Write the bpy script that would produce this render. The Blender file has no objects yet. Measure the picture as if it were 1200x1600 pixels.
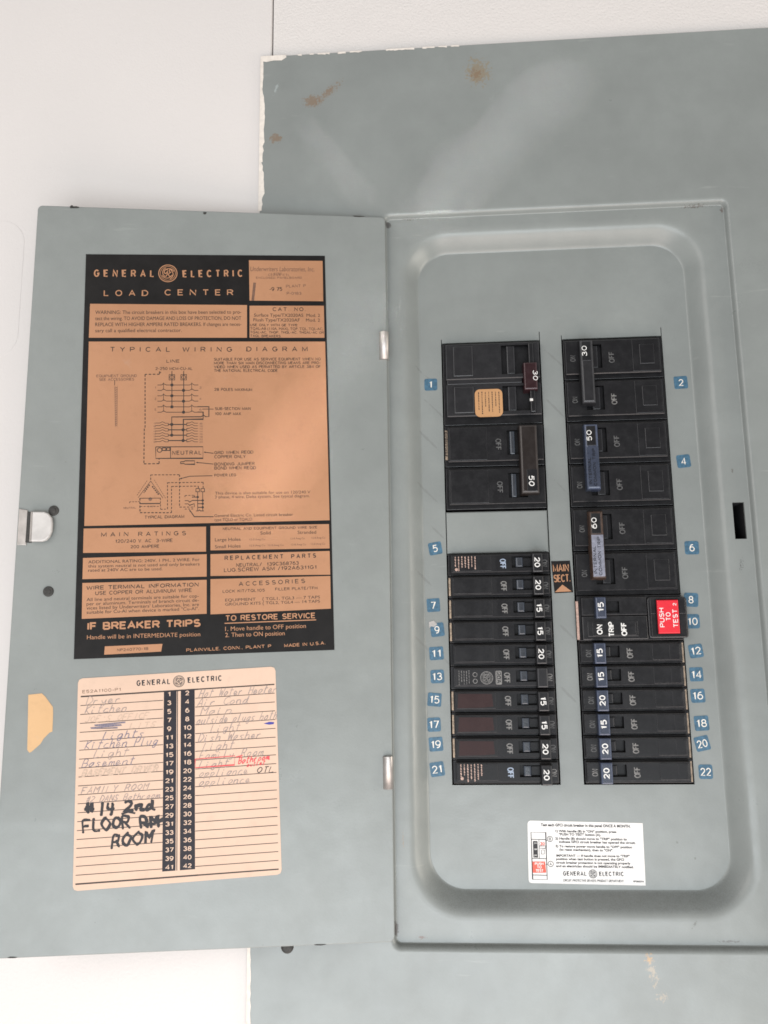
import bpy, bmesh, math, random
from mathutils import Vector, Matrix
random.seed(7)
S = 0.0254                       # everything below is in inches, scaled to metres on build
C = bpy.context.scene.collection

# ------------------------------------------------------------------ camera
CAM_LOC = Vector((-0.00593, -0.47781, -0.18520))
PITCH, YAW, ROLL, FPX = 0.173162, 0.063330, -0.012460, 1300.0
cam_d = bpy.data.cameras.new('camera')
cam = bpy.data.objects.new('camera', cam_d); C.objects.link(cam)
cam.location = CAM_LOC
RM = Matrix.Rotation(YAW, 3, 'Z') @ Matrix.Rotation(math.pi/2 + PITCH, 3, 'X') @ Matrix.Rotation(ROLL, 3, 'Z')
cam.rotation_euler = RM.to_euler()
cam_d.sensor_fit = 'VERTICAL'; cam_d.sensor_height = 24.0
cam_d.lens = 24.0 * FPX / 1600.0
cam_d.clip_start = 0.01; cam_d.clip_end = 50
bpy.context.scene.camera = cam
sc = bpy.context.scene
sc.render.resolution_x, sc.render.resolution_y = 768, 1024
sc.cycles.filter_width = 1.65

# ------------------------------------------------------------------ light
w = bpy.data.worlds.new('World'); sc.world = w; w.use_nodes = True
bg = w.node_tree.nodes['Background']
bg.inputs[0].default_value = (1.0, 0.965, 0.935, 1); bg.inputs[1].default_value = 0.42
def area(name, loc, target, sx, sy, power, col=(1, 1, 1), spread=180, roll=None):
    d = bpy.data.lights.new(name, 'AREA'); d.shape = 'RECTANGLE'
    d.size, d.size_y, d.energy, d.color = sx, sy, power, col
    d.spread = math.radians(spread)
    o = bpy.data.objects.new(name, d); C.objects.link(o)
    o.location = loc
    dv = (Vector(target) - Vector(loc)).normalized()
    if roll is None:
        o.rotation_euler = dv.to_track_quat('-Z', 'Y').to_euler()
    else:                                    # local X of the lamp along the given world direction
        zx = -dv; xx = Vector(roll).normalized(); xx = (xx - zx * xx.dot(zx)).normalized(); yy = zx.cross(xx)
        o.rotation_euler = Matrix((xx, yy, zx)).transposed().to_euler()
    return o
area('window_light', (-0.02, -1.28, -0.82), (0.05, 0, -0.2), 1.15, 0.7, 14.8, (0.885, 0.955, 1.0))
area('room_light', (-1.05, -1.35, 0.35), (0.0, 0, -0.05), 1.2, 1.0, 9.2, (1.0, 0.955, 0.91))
area('floor_bounce', (0.10, -0.55, -1.05), (0.07, 0, -0.1), 0.9, 0.5, 6.4, (1.0, 0.85, 0.77))
area('added_side_lamp', (1.15, -0.27, -0.34), (0.0, 0, -0.2), 0.35, 0.7, 5.5, (1.0, 0.92, 0.80))  # added warm lamp, lights the left slope of the recessed tray
# thin blades of sunlight thrown back by shiny things in the room
def blade(a, b, y, width, power, deg):
    A, B = Vector(a)*S, Vector(b)*S; m = (A+B)/2; L = (B-A).length
    area('sun_glint', (m.x, -0.75, m.z), (m.x, y*S, m.z), L, width, power, (1.0, 0.99, 0.96), deg, B-A)
blade((3.3, -0.5, 6.6), (-0.5, -0.5, 3.0), -0.5, 0.020, 0.0056, 3.4)
blade((-3.2, -0.5, 5.6), (-1.7, -0.5, 3.4), -0.5, 0.003, 0.0006, 1.8)
blade((-1.3, -0.5, 1.3), (-4.3, -0.5, -4.2), -0.9, 0.026, 0.0042, 3.2)
sc.view_settings.view_transform = 'Standard'
try: sc.view_settings.look = 'None'
except Exception: pass
sc.view_settings.exposure = 0.0; sc.view_settings.gamma = 1.0
sc.view_settings.use_curve_mapping = False

# ------------------------------------------------------------------ planes, mesh builder
class Plane:
    """A flat face: o + u*U + v*V (+ h*N towards the viewer), in inches; px() puts a point measured in the photo onto it."""
    def __init__(s, o, U, V):
        s.o, s.U, s.V = Vector(o), Vector(U).normalized(), Vector(V).normalized()
        s.N = s.U.cross(s.V).normalized()
    def p(s, u, v, h=0.0): return s.o + s.U*u + s.V*v + s.N*h
    def px(s, x, y):
        d = RM @ Vector(((x-600)/FPX, -(y-800)/FPX, -1)); c = CAM_LOC / S
        t = (s.o - c).dot(s.N) / d.dot(s.N)
        q = c + d*t - s.o
        return (q.dot(s.U), q.dot(s.V))
    def lift(s, h): return Plane(s.o + s.N*h, s.U, s.V)

def inset(pts, d):
    n = len(pts); A = sum(pts[i][0]*pts[(i+1)%n][1]-pts[(i+1)%n][0]*pts[i][1] for i in range(n))
    sg = 1 if A > 0 else -1; out = []
    for i in range(n):
        a, b, c = Vector(pts[i-1]), Vector(pts[i]), Vector(pts[(i+1)%n])
        e1, e2 = (b-a).normalized(), (c-b).normalized()
        n1, n2 = Vector((-e1.y, e1.x))*sg, Vector((-e2.y, e2.x))*sg
        m = n1+n2
        k = d/max(0.3, (m.length_squared/2))
        out.append(tuple(b + m*k))
    return out
def rrect(u0, v0, u1, v1, r, n=6):
    pts = []
    for cx, cy, a0 in ((u1-r, v1-r, 0), (u0+r, v1-r, 90), (u0+r, v0+r, 180), (u1-r, v0+r, 270)):
        for k in range(n+1):
            a = math.radians(a0 + 90*k/n); pts.append((cx+r*math.cos(a), cy+r*math.sin(a)))
    return pts
def rect(u0, v0, u1, v1): return [(u0, v0), (u1, v0), (u1, v1), (u0, v1)]
def ccw(p):
    n = len(p); A = sum(p[i][0]*p[(i+1)%n][1]-p[(i+1)%n][0]*p[i][1] for i in range(n))
    return list(p) if A > 0 else list(p)[::-1]

TXT = {}
def text_mesh(s, sp, bold):
    key = (s, sp, bold)
    if key not in TXT:
        cu = bpy.data.curves.new('lettering', 'FONT'); cu.body = s; cu.space_character = sp
        cu.offset = bold; cu.resolution_u = 3; cu.fill_mode = 'FRONT'
        o = bpy.data.objects.new('lettering', cu)
        me = o.to_mesh()
        vs = [(v.co.x, v.co.y) for v in me.vertices]; fs = [tuple(p.vertices) for p in me.polygons]
        o.to_mesh_clear(); bpy.data.objects.remove(o); bpy.data.curves.remove(cu)
        TXT[key] = (vs, fs)
    return TXT[key]
def arc(cx, cy, rx, ry, a0, a1, n=12): return [(cx+rx*math.cos(math.radians(a0+(a1-a0)*k/n)), cy+ry*math.sin(math.radians(a0+(a1-a0)*k/n))) for k in range(n+1)]
_six = [[(.50, .97), (.38, 1.0), (.22, .94), (.09, .74), (.025, .52)]+arc(.31, .325, .30, .325, 180, 535, 20)]
MONO = {                                    # plain sans lettering of one stroke width: glyph -> (width, strokes)
 '0': (.6, [arc(.3, .5, .29, .5, 0, 360, 24)]), '1': (.36, [[(.06, .78), (.26, 1), (.26, 0)]]), '2': (.58, [arc(.29, .71, .27, .29, 170, -25)+[(.02, 0), (.58, 0)]]),
 '3': (.58, [arc(.28, .75, .25, .25, 155, -90)+arc(.28, .26, .29, .26, 90, -160)]), '4': (.62, [[(.46, 0), (.46, 1), (0, .28), (.62, .28)]]),
 '5': (.58, [[(.53, 1), (.09, 1), (.04, .48)]+arc(.27, .33, .30, .33, 120, -140)]), '6': (.6, _six), '7': (.56, [[(0, 1), (.56, 1), (.2, 0)]]),
 '8': (.6, [arc(.3, .755, .24, .245, -90, 270, 18), arc(.3, .26, .29, .26, 90, 450, 20)]), '9': (.6, [[(.6-x, 1-y) for x, y in _six[0]]]),
 'A': (.68, [[(0, 0), (.34, 1), (.68, 0)], [(.12, .33), (.56, .33)]]), 'B': (.6, [[(0, 0), (0, 1), (.33, 1)]+arc(.33, .76, .22, .24, 90, -90)+[(0, .52)], [(.33, .52)]+arc(.34, .26, .26, .26, 90, -90)+[(0, 0)]]),
 'C': (.64, [arc(.34, .5, .34, .5, 42, 318, 18)]), 'D': (.64, [[(0, 0), (0, 1), (.26, 1)]+arc(.26, .5, .38, .5, 90, -90)+[(0, 0)]]), 'E': (.52, [[(.52, 1), (0, 1), (0, 0), (.52, 0)], [(0, .52), (.46, .52)]]),
 'F': (.5, [[(.5, 1), (0, 1), (0, 0)], [(0, .52), (.44, .52)]]), 'G': (.68, [arc(.34, .5, .34, .5, 42, 340, 20)+[(.67, .46), (.40, .46)]]), 'H': (.62, [[(0, 0), (0, 1)], [(.62, 0), (.62, 1)], [(0, .52), (.62, .52)]]),
 'I': (.04, [[(.02, 0), (.02, 1)]]), 'J': (.46, [[(.46, 1), (.46, .25)]+arc(.23, .25, .23, .25, 0, -180)]), 'K': (.6, [[(0, 0), (0, 1)], [(.58, 1), (0, .38)], [(.2, .58), (.6, 0)]]), 'L': (.48, [[(0, 1), (0, 0), (.48, 0)]]),
 'M': (.74, [[(0, 0), (0, 1), (.37, .12), (.74, 1), (.74, 0)]]), 'N': (.62, [[(0, 0), (0, 1), (.62, 0), (.62, 1)]]), 'O': (.7, [arc(.35, .5, .35, .5, 0, 360, 24)]),
 'P': (.58, [[(0, 0), (0, 1), (.32, 1)]+arc(.32, .74, .26, .26, 90, -90)+[(0, .48)]]), 'Q': (.7, [arc(.35, .5, .35, .5, 0, 360, 24), [(.42, .25), (.68, -.04)]]), 'R': (.6, [[(0, 0), (0, 1), (.33, 1)]+arc(.33, .75, .25, .25, 90, -90)+[(0, .5)], [(.33, .5), (.6, 0)]]),
 'S': (.58, [arc(.29, .75, .26, .25, 30, 270, 12)+arc(.29, .26, .28, .26, 90, -150, 12)]), 'T': (.6, [[(0, 1), (.6, 1)], [(.3, 1), (.3, 0)]]), 'U': (.62, [[(0, 1), (0, .3)]+arc(.31, .3, .31, .3, 180, 360)+[(.62, 1)]]),
 'V': (.64, [[(0, 1), (.32, 0), (.64, 1)]]), 'W': (.9, [[(0, 1), (.22, 0), (.45, .9), (.68, 0), (.9, 1)]]), 'X': (.62, [[(0, 0), (.62, 1)], [(0, 1), (.62, 0)]]), 'Y': (.62, [[(0, 1), (.31, .48), (.62, 1)], [(.31, .48), (.31, 0)]]),
 'Z': (.58, [[(.02, 1), (.56, 1), (0, 0), (.58, 0)]]), '.': (.08, [[(.04, 0), (.04, .1)]]), ',': (.08, [[(.05, .08), (.02, -.12)]]), '-': (.34, [[(0, .42), (.34, .42)]]), '/': (.4, [[(0, -.05), (.4, 1.05)]]), ' ': (.3, [])}
CAP = None
EDGE = {}
class MB:
    def __init__(s): s.v, s.f, s.m, s.sm, s.mats, s.rc = [], [], [], [], [], 0
    def mi(s, m):
        if m not in s.mats: s.mats.append(m)
        return s.mats.index(m)
    def face(s, pts, m, smooth=False):
        i = len(s.v); s.v += [Vector(p) for p in pts]; s.f.append(tuple(range(i, i+len(pts)))); s.m.append(s.mi(m)); s.sm.append(smooth)
    def poly(s, P, pts, h, m): s.face([P.p(u, v, h) for u, v in ccw(pts)], m)
    def loft(s, loops, m, smooth=False, cap=True, edge=()):
        n = len(loops[0]); i = len(s.v); k = s.mi(m); ke = s.mi(EDGE[m.name]) if edge and m.name in EDGE else k
        for L in loops: s.v += [Vector(p) for p in L]
        for a in range(len(loops)-1):
            for j in range(n):
                q = (j+1) % n
                s.f.append((i+a*n+j, i+a*n+q, i+(a+1)*n+q, i+(a+1)*n+j)); s.m.append(ke if a in edge else k); s.sm.append(smooth)
        if cap:
            b = i+(len(loops)-1)*n; s.f.append(tuple(range(b, b+n))); s.m.append(k); s.sm.append(False)
    def slab(s, P, pts, h0, h1, m, bev=0.0, taper=0.0, back=False):
        pts = ccw(pts); L = [[P.p(u, v, h0) for u, v in pts]]
        top = inset(pts, taper) if taper else pts
        if bev > 0:
            L.append([P.p(u, v, h1-bev) for u, v in top])
            t2 = inset(top, bev*0.35); L.append([P.p(u, v, h1-bev*0.3) for u, v in t2])
            top = inset(top, bev)
        L.append([P.p(u, v, h1) for u, v in top])
        s.loft(L, m, edge=(1, 2) if bev > 0 else ())
        if back: s.face([P.p(u, v, h0) for u, v in pts[::-1]], m)
    def box(s, P, u0, v0, u1, v1, h0, h1, m, bev=0.0, taper=0.0): s.slab(P, rect(u0, v0, u1, v1), h0, h1, m, bev, taper)
    def windowed(s, P, u0, v0, u1, v1, h0, h1, win, hw, m, mw, bev=0.02):
        a, b, c, d = win
        o = rect(u0, v0, u1, v1); t = inset(o, bev); w_ = rect(a, b, c, d)
        s.loft([[P.p(*q, h0) for q in o], [P.p(*q, h1-bev) for q in o], [P.p(*q, h1) for q in t], [P.p(*q, h1) for q in w_]], m, cap=False, edge=(1,))
        s.loft([[P.p(*q, h1) for q in w_], [P.p(*q, hw) for q in w_]], mw, cap=True)
    def ribbon(s, P, pts, wd, h, m, closed=False):
        pts = [Vector(p) for p in pts]; n = len(pts)
        if n < 2: return
        L, R = [], []
        for i in range(n):
            a = pts[i-1] if (i > 0 or closed) else pts[i]; b = pts[(i+1) % n] if (i < n-1 or closed) else pts[i]
            d = (b-a); d = d.normalized() if d.length > 1e-9 else Vector((1, 0))
            nn = Vector((-d.y, d.x))*wd/2
            if 0 < i < n-1 or closed:
                e = (pts[i]-a)
                if e.length > 1e-9: nn = nn/max(0.55, abs(e.normalized().dot(d)))
            L.append(pts[i]+nn); R.append(pts[i]-nn)
        for i in range(n if closed else n-1):
            j = (i+1) % n
            s.rc = (s.rc+1) % 37; hh = h+s.rc*0.00002      # strokes that cross never share a plane
            s.face([P.p(*R[i], hh), P.p(*R[j], hh), P.p(*L[j], hh), P.p(*L[i], hh)], m)
    def disc(s, P, c, r, h, m, n=20): s.poly(P, [(c[0]+r*math.cos(2*math.pi*k/n), c[1]+r*math.sin(2*math.pi*k/n)) for k in range(n)], h, m)
    def circle(s, P, c, r, wd, h, m, n=32, a0=0, a1=360):
        full = a1-a0 >= 360; k_ = n if full else n+1
        s.ribbon(P, [(c[0]+r*math.cos(math.radians(a0+(a1-a0)*k/n)), c[1]+r*math.sin(math.radians(a0+(a1-a0)*k/n))) for k in range(k_)], wd, h, m, full)
    def text(s, P, st, uv, cap, width=None, rot=0.0, h=0.004, m=None, sp=1.0, bold=0.0, align='l', slant=0.0):
        """cap = height of a capital; width = fitted length of the line; rot in degrees about the anchor on the baseline."""
        if not st: return
        if all(ch in MONO for ch in st):
            wt = 0.145 + bold*3.0; gap = 0.24 + 0.34*(sp-1)/0.5*1.1
            xs, x = [], wt/2
            for ch in st: xs.append(x); x += MONO[ch][0] + gap
            tot = x - gap + wt/2; kx = width/tot if width else cap
            L = tot*kx; sh = {'l': 0, 'c': -L/2, 'r': -L}[align]; ky = cap*(1-wt); c, sn = math.cos(math.radians(rot)), math.sin(math.radians(rot))
            PR_ = Plane(P.p(uv[0], uv[1], h), P.U*c+P.V*sn, P.V*c-P.U*sn)
            for q, (ch, x) in enumerate(zip(st, xs)):
                for k_, sk in enumerate(MONO[ch][1]):
                    cl = len(sk) > 15 and math.hypot(sk[0][0]-sk[-1][0], sk[0][1]-sk[-1][1]) < 0.01
                    pts = [(sh+(x+a)*kx + slant*b*cap, b*ky+cap*wt/2) for a, b in (sk[:-1] if cl else sk)]
                    s.ribbon(PR_, pts, cap*wt, 0.00005*(k_+1), m, cl)
            return
        vs, fs = text_mesh(st, sp, bold)
        if not vs: return
        x0, x1 = min(v[0] for v in vs), max(v[0] for v in vs)
        ky = cap / CAP; kx = width/(x1-x0) if width else ky
        L = (x1-x0)*kx; sh = {'l': 0, 'c': -L/2, 'r': -L}[align]
        c, sn = math.cos(math.radians(rot)), math.sin(math.radians(rot)); i = len(s.v); k = s.mi(m)
        for x, y in vs:
            a, b = (x-x0)*kx+sh, y*ky; a += b*slant
            s.v.append(P.p(uv[0]+a*c-b*sn, uv[1]+a*sn+b*c, h))
        for f in fs: s.f.append(tuple(i+q for q in f)); s.m.append(k); s.sm.append(False)
    def tpx(s, P, st, p0, p1, cap, h=0.004, m=None, **kw):
        """a printed line whose baseline runs from p0 to p1 in photo pixels, capitals cap pixels high"""
        a, b, t = Vector(P.px(*p0)), Vector(P.px(*p1)), Vector(P.px(p0[0], p0[1]-cap))
        s.text(P, st, a, (t-a).length, (b-a).length, math.degrees(math.atan2((b-a).y, (b-a).x)), h, m, **kw)
    def lpx(s, P, pts, wd, h, m, closed=False, dash=None):
        q = [Vector(P.px(*p)) for p in pts]
        if dash is None: s.ribbon(P, q, wd, h, m, closed); return
        for a, b in zip(q[:-1], q[1:]):
            L = (b-a).length; t = 0
            while t < L:
                s.ribbon(P, [a+(b-a)*(t/L), a+(b-a)*(min(L, t+dash*0.62)/L)], wd, h, m); t += dash
    def build(s, name, parent=None, label=None):
        off = Vector((0, 0, 0)); q = parent
        while q is not None: off += q.location; q = q.parent
        me = bpy.data.meshes.new(name); me.from_pydata([tuple(v*S-off) for v in s.v], [], s.f)
        for m in s.mats: me.materials.append(m)
        me.polygons.foreach_set('material_index', s.m); me.polygons.foreach_set('use_smooth', s.sm); me.update()
        o = bpy.data.objects.new(name, me); C.objects.link(o)
        if parent is not None: o.parent = parent
        if label: o['label'] = label
        return o
def thing(name, label, cat, loc_in, group=None):
    o = bpy.data.objects.new(name, None); o.empty_display_size = 0.01; C.objects.link(o)
    o.location = Vector(loc_in)*S; o['label'] = label; o['category'] = cat
    if group: o['group'] = group
    return o
_v, _f = text_mesh('H', 1.0, 0.0); CAP = max(v[1] for v in _v)-min(v[1] for v in _v)

# ------------------------------------------------------------------ materials
class NT:
    def __init__(s, name):
        s.mat = bpy.data.materials.new(name); s.mat.use_nodes = True; s.t = s.mat.node_tree
        s.b = s.t.nodes['Principled BSDF']; s.co = s.t.nodes.new('ShaderNodeTexCoord').outputs['Object']
    def n(s, ty, **kw):
        x = s.t.nodes.new(ty)
        for k, v in kw.items(): setattr(x, k, v)
        return x
    def link(s, a, b): s.t.links.new(a, b)
    def math(s, op, a, b=None, clamp=False):
        x = s.n('ShaderNodeMath', operation=op, use_clamp=clamp)
        for i, q in enumerate((a, b)):
            if q is None: continue
            if isinstance(q, (int, float)): x.inputs[i].default_value = q
            else: s.link(q, x.inputs[i])
        return x.outputs[0]
    def noise(s, scale, detail=4, rough=0.55, vec=None):
        x = s.n('ShaderNodeTexNoise'); x.inputs['Scale'].default_value = scale; x.inputs['Detail'].default_value = detail
        x.inputs['Roughness'].default_value = rough; s.link(vec or s.co, x.inputs['Vector']); return x.outputs['Fac']
    def ramp(s, f, a, b):
        x = s.n('ShaderNodeMapRange'); x.clamp = True; s.link(f, x.inputs[0]); x.inputs[1].default_value = a; x.inputs[2].default_value = b
        return x.outputs[0]
    def mix(s, f, a, b):
        x = s.n('ShaderNodeMix', data_type='RGBA'); 
        if isinstance(f, (int, float)): x.inputs[0].default_value = f
        else: s.link(f, x.inputs[0])
        for i, q in ((6, a), (7, b)):
            if isinstance(q, tuple): x.inputs[i].default_value = (*q, 1)
            else: s.link(q, x.inputs[i])
        return x.outputs[2]
    def blob(s, c, r, soft=0.6, rot=0.0):
        """an ellipse mask in the panel's x-z plane, c and r in inches"""
        m = s.n('ShaderNodeMapping', vector_type='TEXTURE')
        m.inputs['Location'].default_value = (c[0]*S, 0, c[1]*S); m.inputs['Rotation'].default_value = (0, -rot, 0)
        m.inputs['Scale'].default_value = (r[0]*S, 100, r[1]*S)
        s.link(s.co, m.inputs[0]); L = s.n('ShaderNodeVectorMath', operation='LENGTH'); s.link(m.outputs[0], L.inputs[0])
        return s.ramp(L.outputs['Value'], 1.0, 1.0-soft)
    def bump(s, f, strength, dist):
        x = s.n('ShaderNodeBump'); x.inputs['Strength'].default_value = strength; x.inputs['Distance'].default_value = dist
        s.link(f, x.inputs['Height']); s.link(x.outputs[0], s.b.inputs['Normal'])
    def setc(s, c):
        if isinstance(c, tuple): s.b.inputs['Base Color'].default_value = (*c, 1)
        else: s.link(c, s.b.inputs['Base Color'])
def srgb(r, g, b):
    f = lambda c: (c/255/12.92) if c <= 10 else ((c/255+0.055)/1.055)**2.4
    return (f(r), f(g), f(b))
def simple(name, col, rough=0.5, metal=0.0, spec=0.5, var=0.12, scale=300, bump=0.0):
    t = NT(name); t.b.inputs['Roughness'].default_value = rough; t.b.inputs['Metallic'].default_value = metal
    t.b.inputs['Specular IOR Level'].default_value = spec
    f = t.ramp(t.noise(scale), 0.3, 0.7)
    t.setc(t.mix(f, tuple(c*(1-var) for c in col), tuple(min(1, c*(1+var)) for c in col)))
    if bump: t.bump(t.noise(scale*6, 2), bump, 0.0004)
    return t.mat

GREY = (0.233, 0.251, 0.244)
def painted(name, stains_and_shade=(), dust=False, chips=0.0):
    t = NT(name)
    big = t.ramp(t.noise(14, 3), 0.3, 0.7); fine = t.ramp(t.noise(90, 5, 0.7), 0.35, 0.7)
    c = t.mix(big, tuple(q*0.91 for q in GREY), tuple(q*1.07 for q in GREY))
    c = t.mix(t.math('MULTIPLY', fine, 0.22), c, tuple(q*0.72 for q in GREY))
    # scuffs: long thin marks
    mp = t.n('ShaderNodeMapping'); mp.inputs['Scale'].default_value = (26, 26, 190); mp.inputs['Rotation'].default_value = (0, 0.8, 0); t.link(t.co, mp.inputs[0])
    sc_ = t.ramp(t.noise(1.0, 3, 0.6, mp.outputs[0]), 0.69, 0.80)
    c = t.mix(t.math('MULTIPLY', sc_, 0.24), c, (0.42, 0.44, 0.42))
    if chips:
        ch = t.ramp(t.noise(420, 3, 0.6), 0.735, 0.76)
        c = t.mix(t.math('MULTIPLY', ch, chips), c, (0.08, 0.065, 0.055))
    for (cx, cz, rx, rz, rot, col, dens, sc2) in stains_and_shade:
        b = t.blob((cx, cz), (rx, rz), 0.9, rot)
        nz = t.noise(sc2, 5, 0.7)
        f = t.ramp(t.math('ADD', nz, t.math('MULTIPLY', b, 0.30)), 1.08-dens, 1.17-dens)
        f = t.math('MULTIPLY', f, t.ramp(b, 0.0, 0.15))
        c = t.mix(t.math('MULTIPLY', f, 0.68), c, col)
    if dust:                                   # dust that settled on the ledge facing up
        g = t.n('ShaderNodeNewGeometry'); sx = t.n('ShaderNodeSeparateXYZ'); t.link(g.outputs['Normal'], sx.inputs[0])
        up = t.ramp(sx.outputs['Z'], 0.12, 0.65)
        gr = t.math('ADD', t.ramp(t.noise(1500, 6, 0.8), 0.46, 0.58), t.math('MULTIPLY', t.ramp(t.noise(220, 4, 0.7), 0.4, 0.65), 0.4))
        c = t.mix(t.math('MULTIPLY', up, t.math('ADD', 0.03, t.math('MULTIPLY', gr, 0.24))), c, (0.085, 0.078, 0.068))
    t.setc(c)
    t.b.inputs['Specular IOR Level'].default_value = 0.62
    t.link(t.math('ADD', 0.27, t.math('MULTIPLY', t.ramp(t.noise(30, 6, 0.7), 0.3, 0.75), 0.17)), t.b.inputs['Roughness'])
    t.bump(t.math('ADD', t.math('MULTIPLY', t.noise(28, 2), 1.0), t.math('MULTIPLY', t.noise(900, 2), 0.05)), 0.20, 0.0036)
    return t.mat
RUST = (0.20, 0.125, 0.07); TAN = (0.42, 0.30, 0.19)
P55 = Plane((0, -0.55, 0), (1, 0, 0), (0, 0, 1))      # cover sheet
P40 = Plane((0, -0.40, 0), (1, 0, 0), (0, 0, 1))      # ledge the door closes on
P00 = Plane((0, 0, 0), (1, 0, 0), (0, 0, 1))          # dead front
def st(P, x, y, rx, ry, rot, col, dens, sc2=600): 
    c = P.px(x, y); return (c[0], c[1], rx/66, ry/66, rot, col, dens, sc2)
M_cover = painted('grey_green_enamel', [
    st(P55, 488, 158, 20, 15, 0, RUST, 0.49, 700), st(P55, 513, 144, 44, 12, 0.75, RUST, 0.42, 900), st(P55, 431, 217, 12, 11, 0, RUST, 0.52, 600),
    st(P55, 747, 112, 28, 36, 0, (0.24, 0.19, 0.12), 0.47, 420), st(P55, 744, 116, 18, 22, 0, RUST, 0.42, 900),
    st(P55, 1020, 1520, 14, 46, 0.2, (0.40, 0.33, 0.25), 0.36, 500), st(P55, 1014, 1496, 9, 12, 0, (0.52, 0.30, 0.12), 0.40, 500),
    st(P55, 1035, 1558, 16, 14, 0, (0.40, 0.33, 0.25), 0.36, 500),
    st(P55, 431, 140, 4, 26, -0.3, (0.36, 0.40, 0.40), 0.40, 300),
    st(P40, 606, 352, 6, 6, 0, (0.03, 0.02, 0.02), 0.55, 400), st(P40, 640, 343, 26, 3, 0, (0.09, 0.07, 0.06), 0.38, 900),
    st(P40, 1085, 323, 45, 5, 0, (0.09, 0.07, 0.06), 0.38, 900), st(P40, 1128, 328, 4, 7, 0, (0.09, 0.06, 0.05), 0.46, 900),
    st(P40, 619, 1452, 4, 14, 0, (0.03, 0.015, 0.015), 0.52, 400), st(P40, 660, 1465, 12, 5, 0, (0.16, 0.08, 0.06), 0.40, 900),
    st(P40, 1158, 882, 6, 22, -0.1, (0.04, 0.04, 0.04), 0.34, 1400), st(P40, 1144, 735, 3, 6, 0, (0.1, 0.09, 0.08), 0.4, 900),
    st(P40, 1140, 1471, 30, 4, 0, (0.10, 0.09, 0.09), 0.38, 900), st(P40, 1086, 1443, 3, 9, -0.6, (0.10, 0.10, 0.09), 0.44, 600),
    st(P00, 1058, 1316, 4, 4, 0, (0.12, 0.12, 0.11), 0.40, 900), st(P00, 1086, 1341, 2, 2, 0, (0.12, 0.12, 0.11), 0.5, 900),
    st(P00, 668, 590, 30, 2.6, -0.75, (0.185, 0.195, 0.19), 0.48, 120),  # from here, diagonal streaks of soft shade painted into the dead-front colour
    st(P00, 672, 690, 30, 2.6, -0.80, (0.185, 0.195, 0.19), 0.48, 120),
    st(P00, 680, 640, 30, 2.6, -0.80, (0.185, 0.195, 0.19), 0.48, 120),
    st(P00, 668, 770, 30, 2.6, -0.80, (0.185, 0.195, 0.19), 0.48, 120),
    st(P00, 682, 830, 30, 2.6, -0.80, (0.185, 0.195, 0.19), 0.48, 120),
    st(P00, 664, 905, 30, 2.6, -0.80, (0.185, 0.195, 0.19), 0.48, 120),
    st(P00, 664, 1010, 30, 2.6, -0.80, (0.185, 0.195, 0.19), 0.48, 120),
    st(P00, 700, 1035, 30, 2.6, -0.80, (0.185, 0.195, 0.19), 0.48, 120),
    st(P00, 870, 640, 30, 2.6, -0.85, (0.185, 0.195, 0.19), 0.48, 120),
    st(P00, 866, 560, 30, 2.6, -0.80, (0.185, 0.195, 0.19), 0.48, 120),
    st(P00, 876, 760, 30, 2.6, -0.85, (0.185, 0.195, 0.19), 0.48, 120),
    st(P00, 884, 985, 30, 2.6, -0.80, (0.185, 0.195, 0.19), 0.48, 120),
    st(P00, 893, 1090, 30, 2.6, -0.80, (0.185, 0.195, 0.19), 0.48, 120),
    st(P40, 630, 1310, 4, 22, 0, (0.3, 0.2, 0.12), 0.34, 900),
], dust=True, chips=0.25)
A_DOOR = math.atan2(1.21, 7.84)
PD = Plane((-1.268, -0.64, 0), (math.cos(A_DOOR), math.sin(A_DOOR), 0), (0, 0, 1))     # inner face of the open door; u runs from -7.93 (free edge) to 0 (hinges)
def sd(x, y, rx, ry, rot, col, dens, sc2=600):
    u, v = PD.px(x, y); p = PD.p(u, v); return (p.x, p.z, rx/66, ry/66, rot, col, dens, sc2)
GRIME = (0.10, 0.092, 0.082)
M_door = painted('grey_green_enamel_door', [sd(42, 790, 26, 10, 0, GRIME, 0.45, 300), sd(45, 858, 24, 8, 0, GRIME, 0.45, 300), sd(84, 800, 15, 13, 0, GRIME, 0.50, 500), sd(75, 925, 14, 13, 0, GRIME, 0.50, 500),
    sd(40, 905, 4, 26, 0, GRIME, 0.42, 300), sd(90, 325, 60, 4, 0.02, GRIME, 0.42, 900), sd(440, 336, 120, 3, 0.03, GRIME, 0.40, 900), sd(570, 1170, 8, 8, 0, (0.16, 0.09, 0.07), 0.42, 900),
    sd(60, 600, 40, 150, 0, (0.19, 0.185, 0.165), 0.40, 60), sd(530, 900, 30, 120, 0, (0.20, 0.20, 0.175), 0.38, 60), sd(540, 810, 5, 14, 0.3, (0.25, 0.22, 0.12), 0.40, 300)], chips=0.30)
M_wall = None
def wall_mat(name, col, bs):
    t = NT(name); t.setc(t.mix(t.ramp(t.noise(9, 3), 0.3, 0.7), tuple(q*0.975 for q in col), col))
    t.b.inputs['Roughness'].default_value = 0.6; t.b.inputs['Specular IOR Level'].default_value = 0.25
    t.bump(t.math('ADD', t.noise(700, 3), t.math('MULTIPLY', t.noise(60, 3), 0.8)), bs, 0.0009); return t.mat
M_wall = wall_mat('white_wall_paint', (0.70, 0.665, 0.645), 0.5)
M_board = wall_mat('white_board_paint', (0.69, 0.655, 0.638), 0.18)
M_plaster = simple('torn_white_paint', (0.74, 0.68, 0.62), 0.8, var=0.1, bump=0.3)
M_dark = simple('enclosure_black', (0.006, 0.006, 0.007), 0.9)
M_slot = simple('slot_dark', (0.004, 0.004, 0.006), 0.9)
M_black = None
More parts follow.
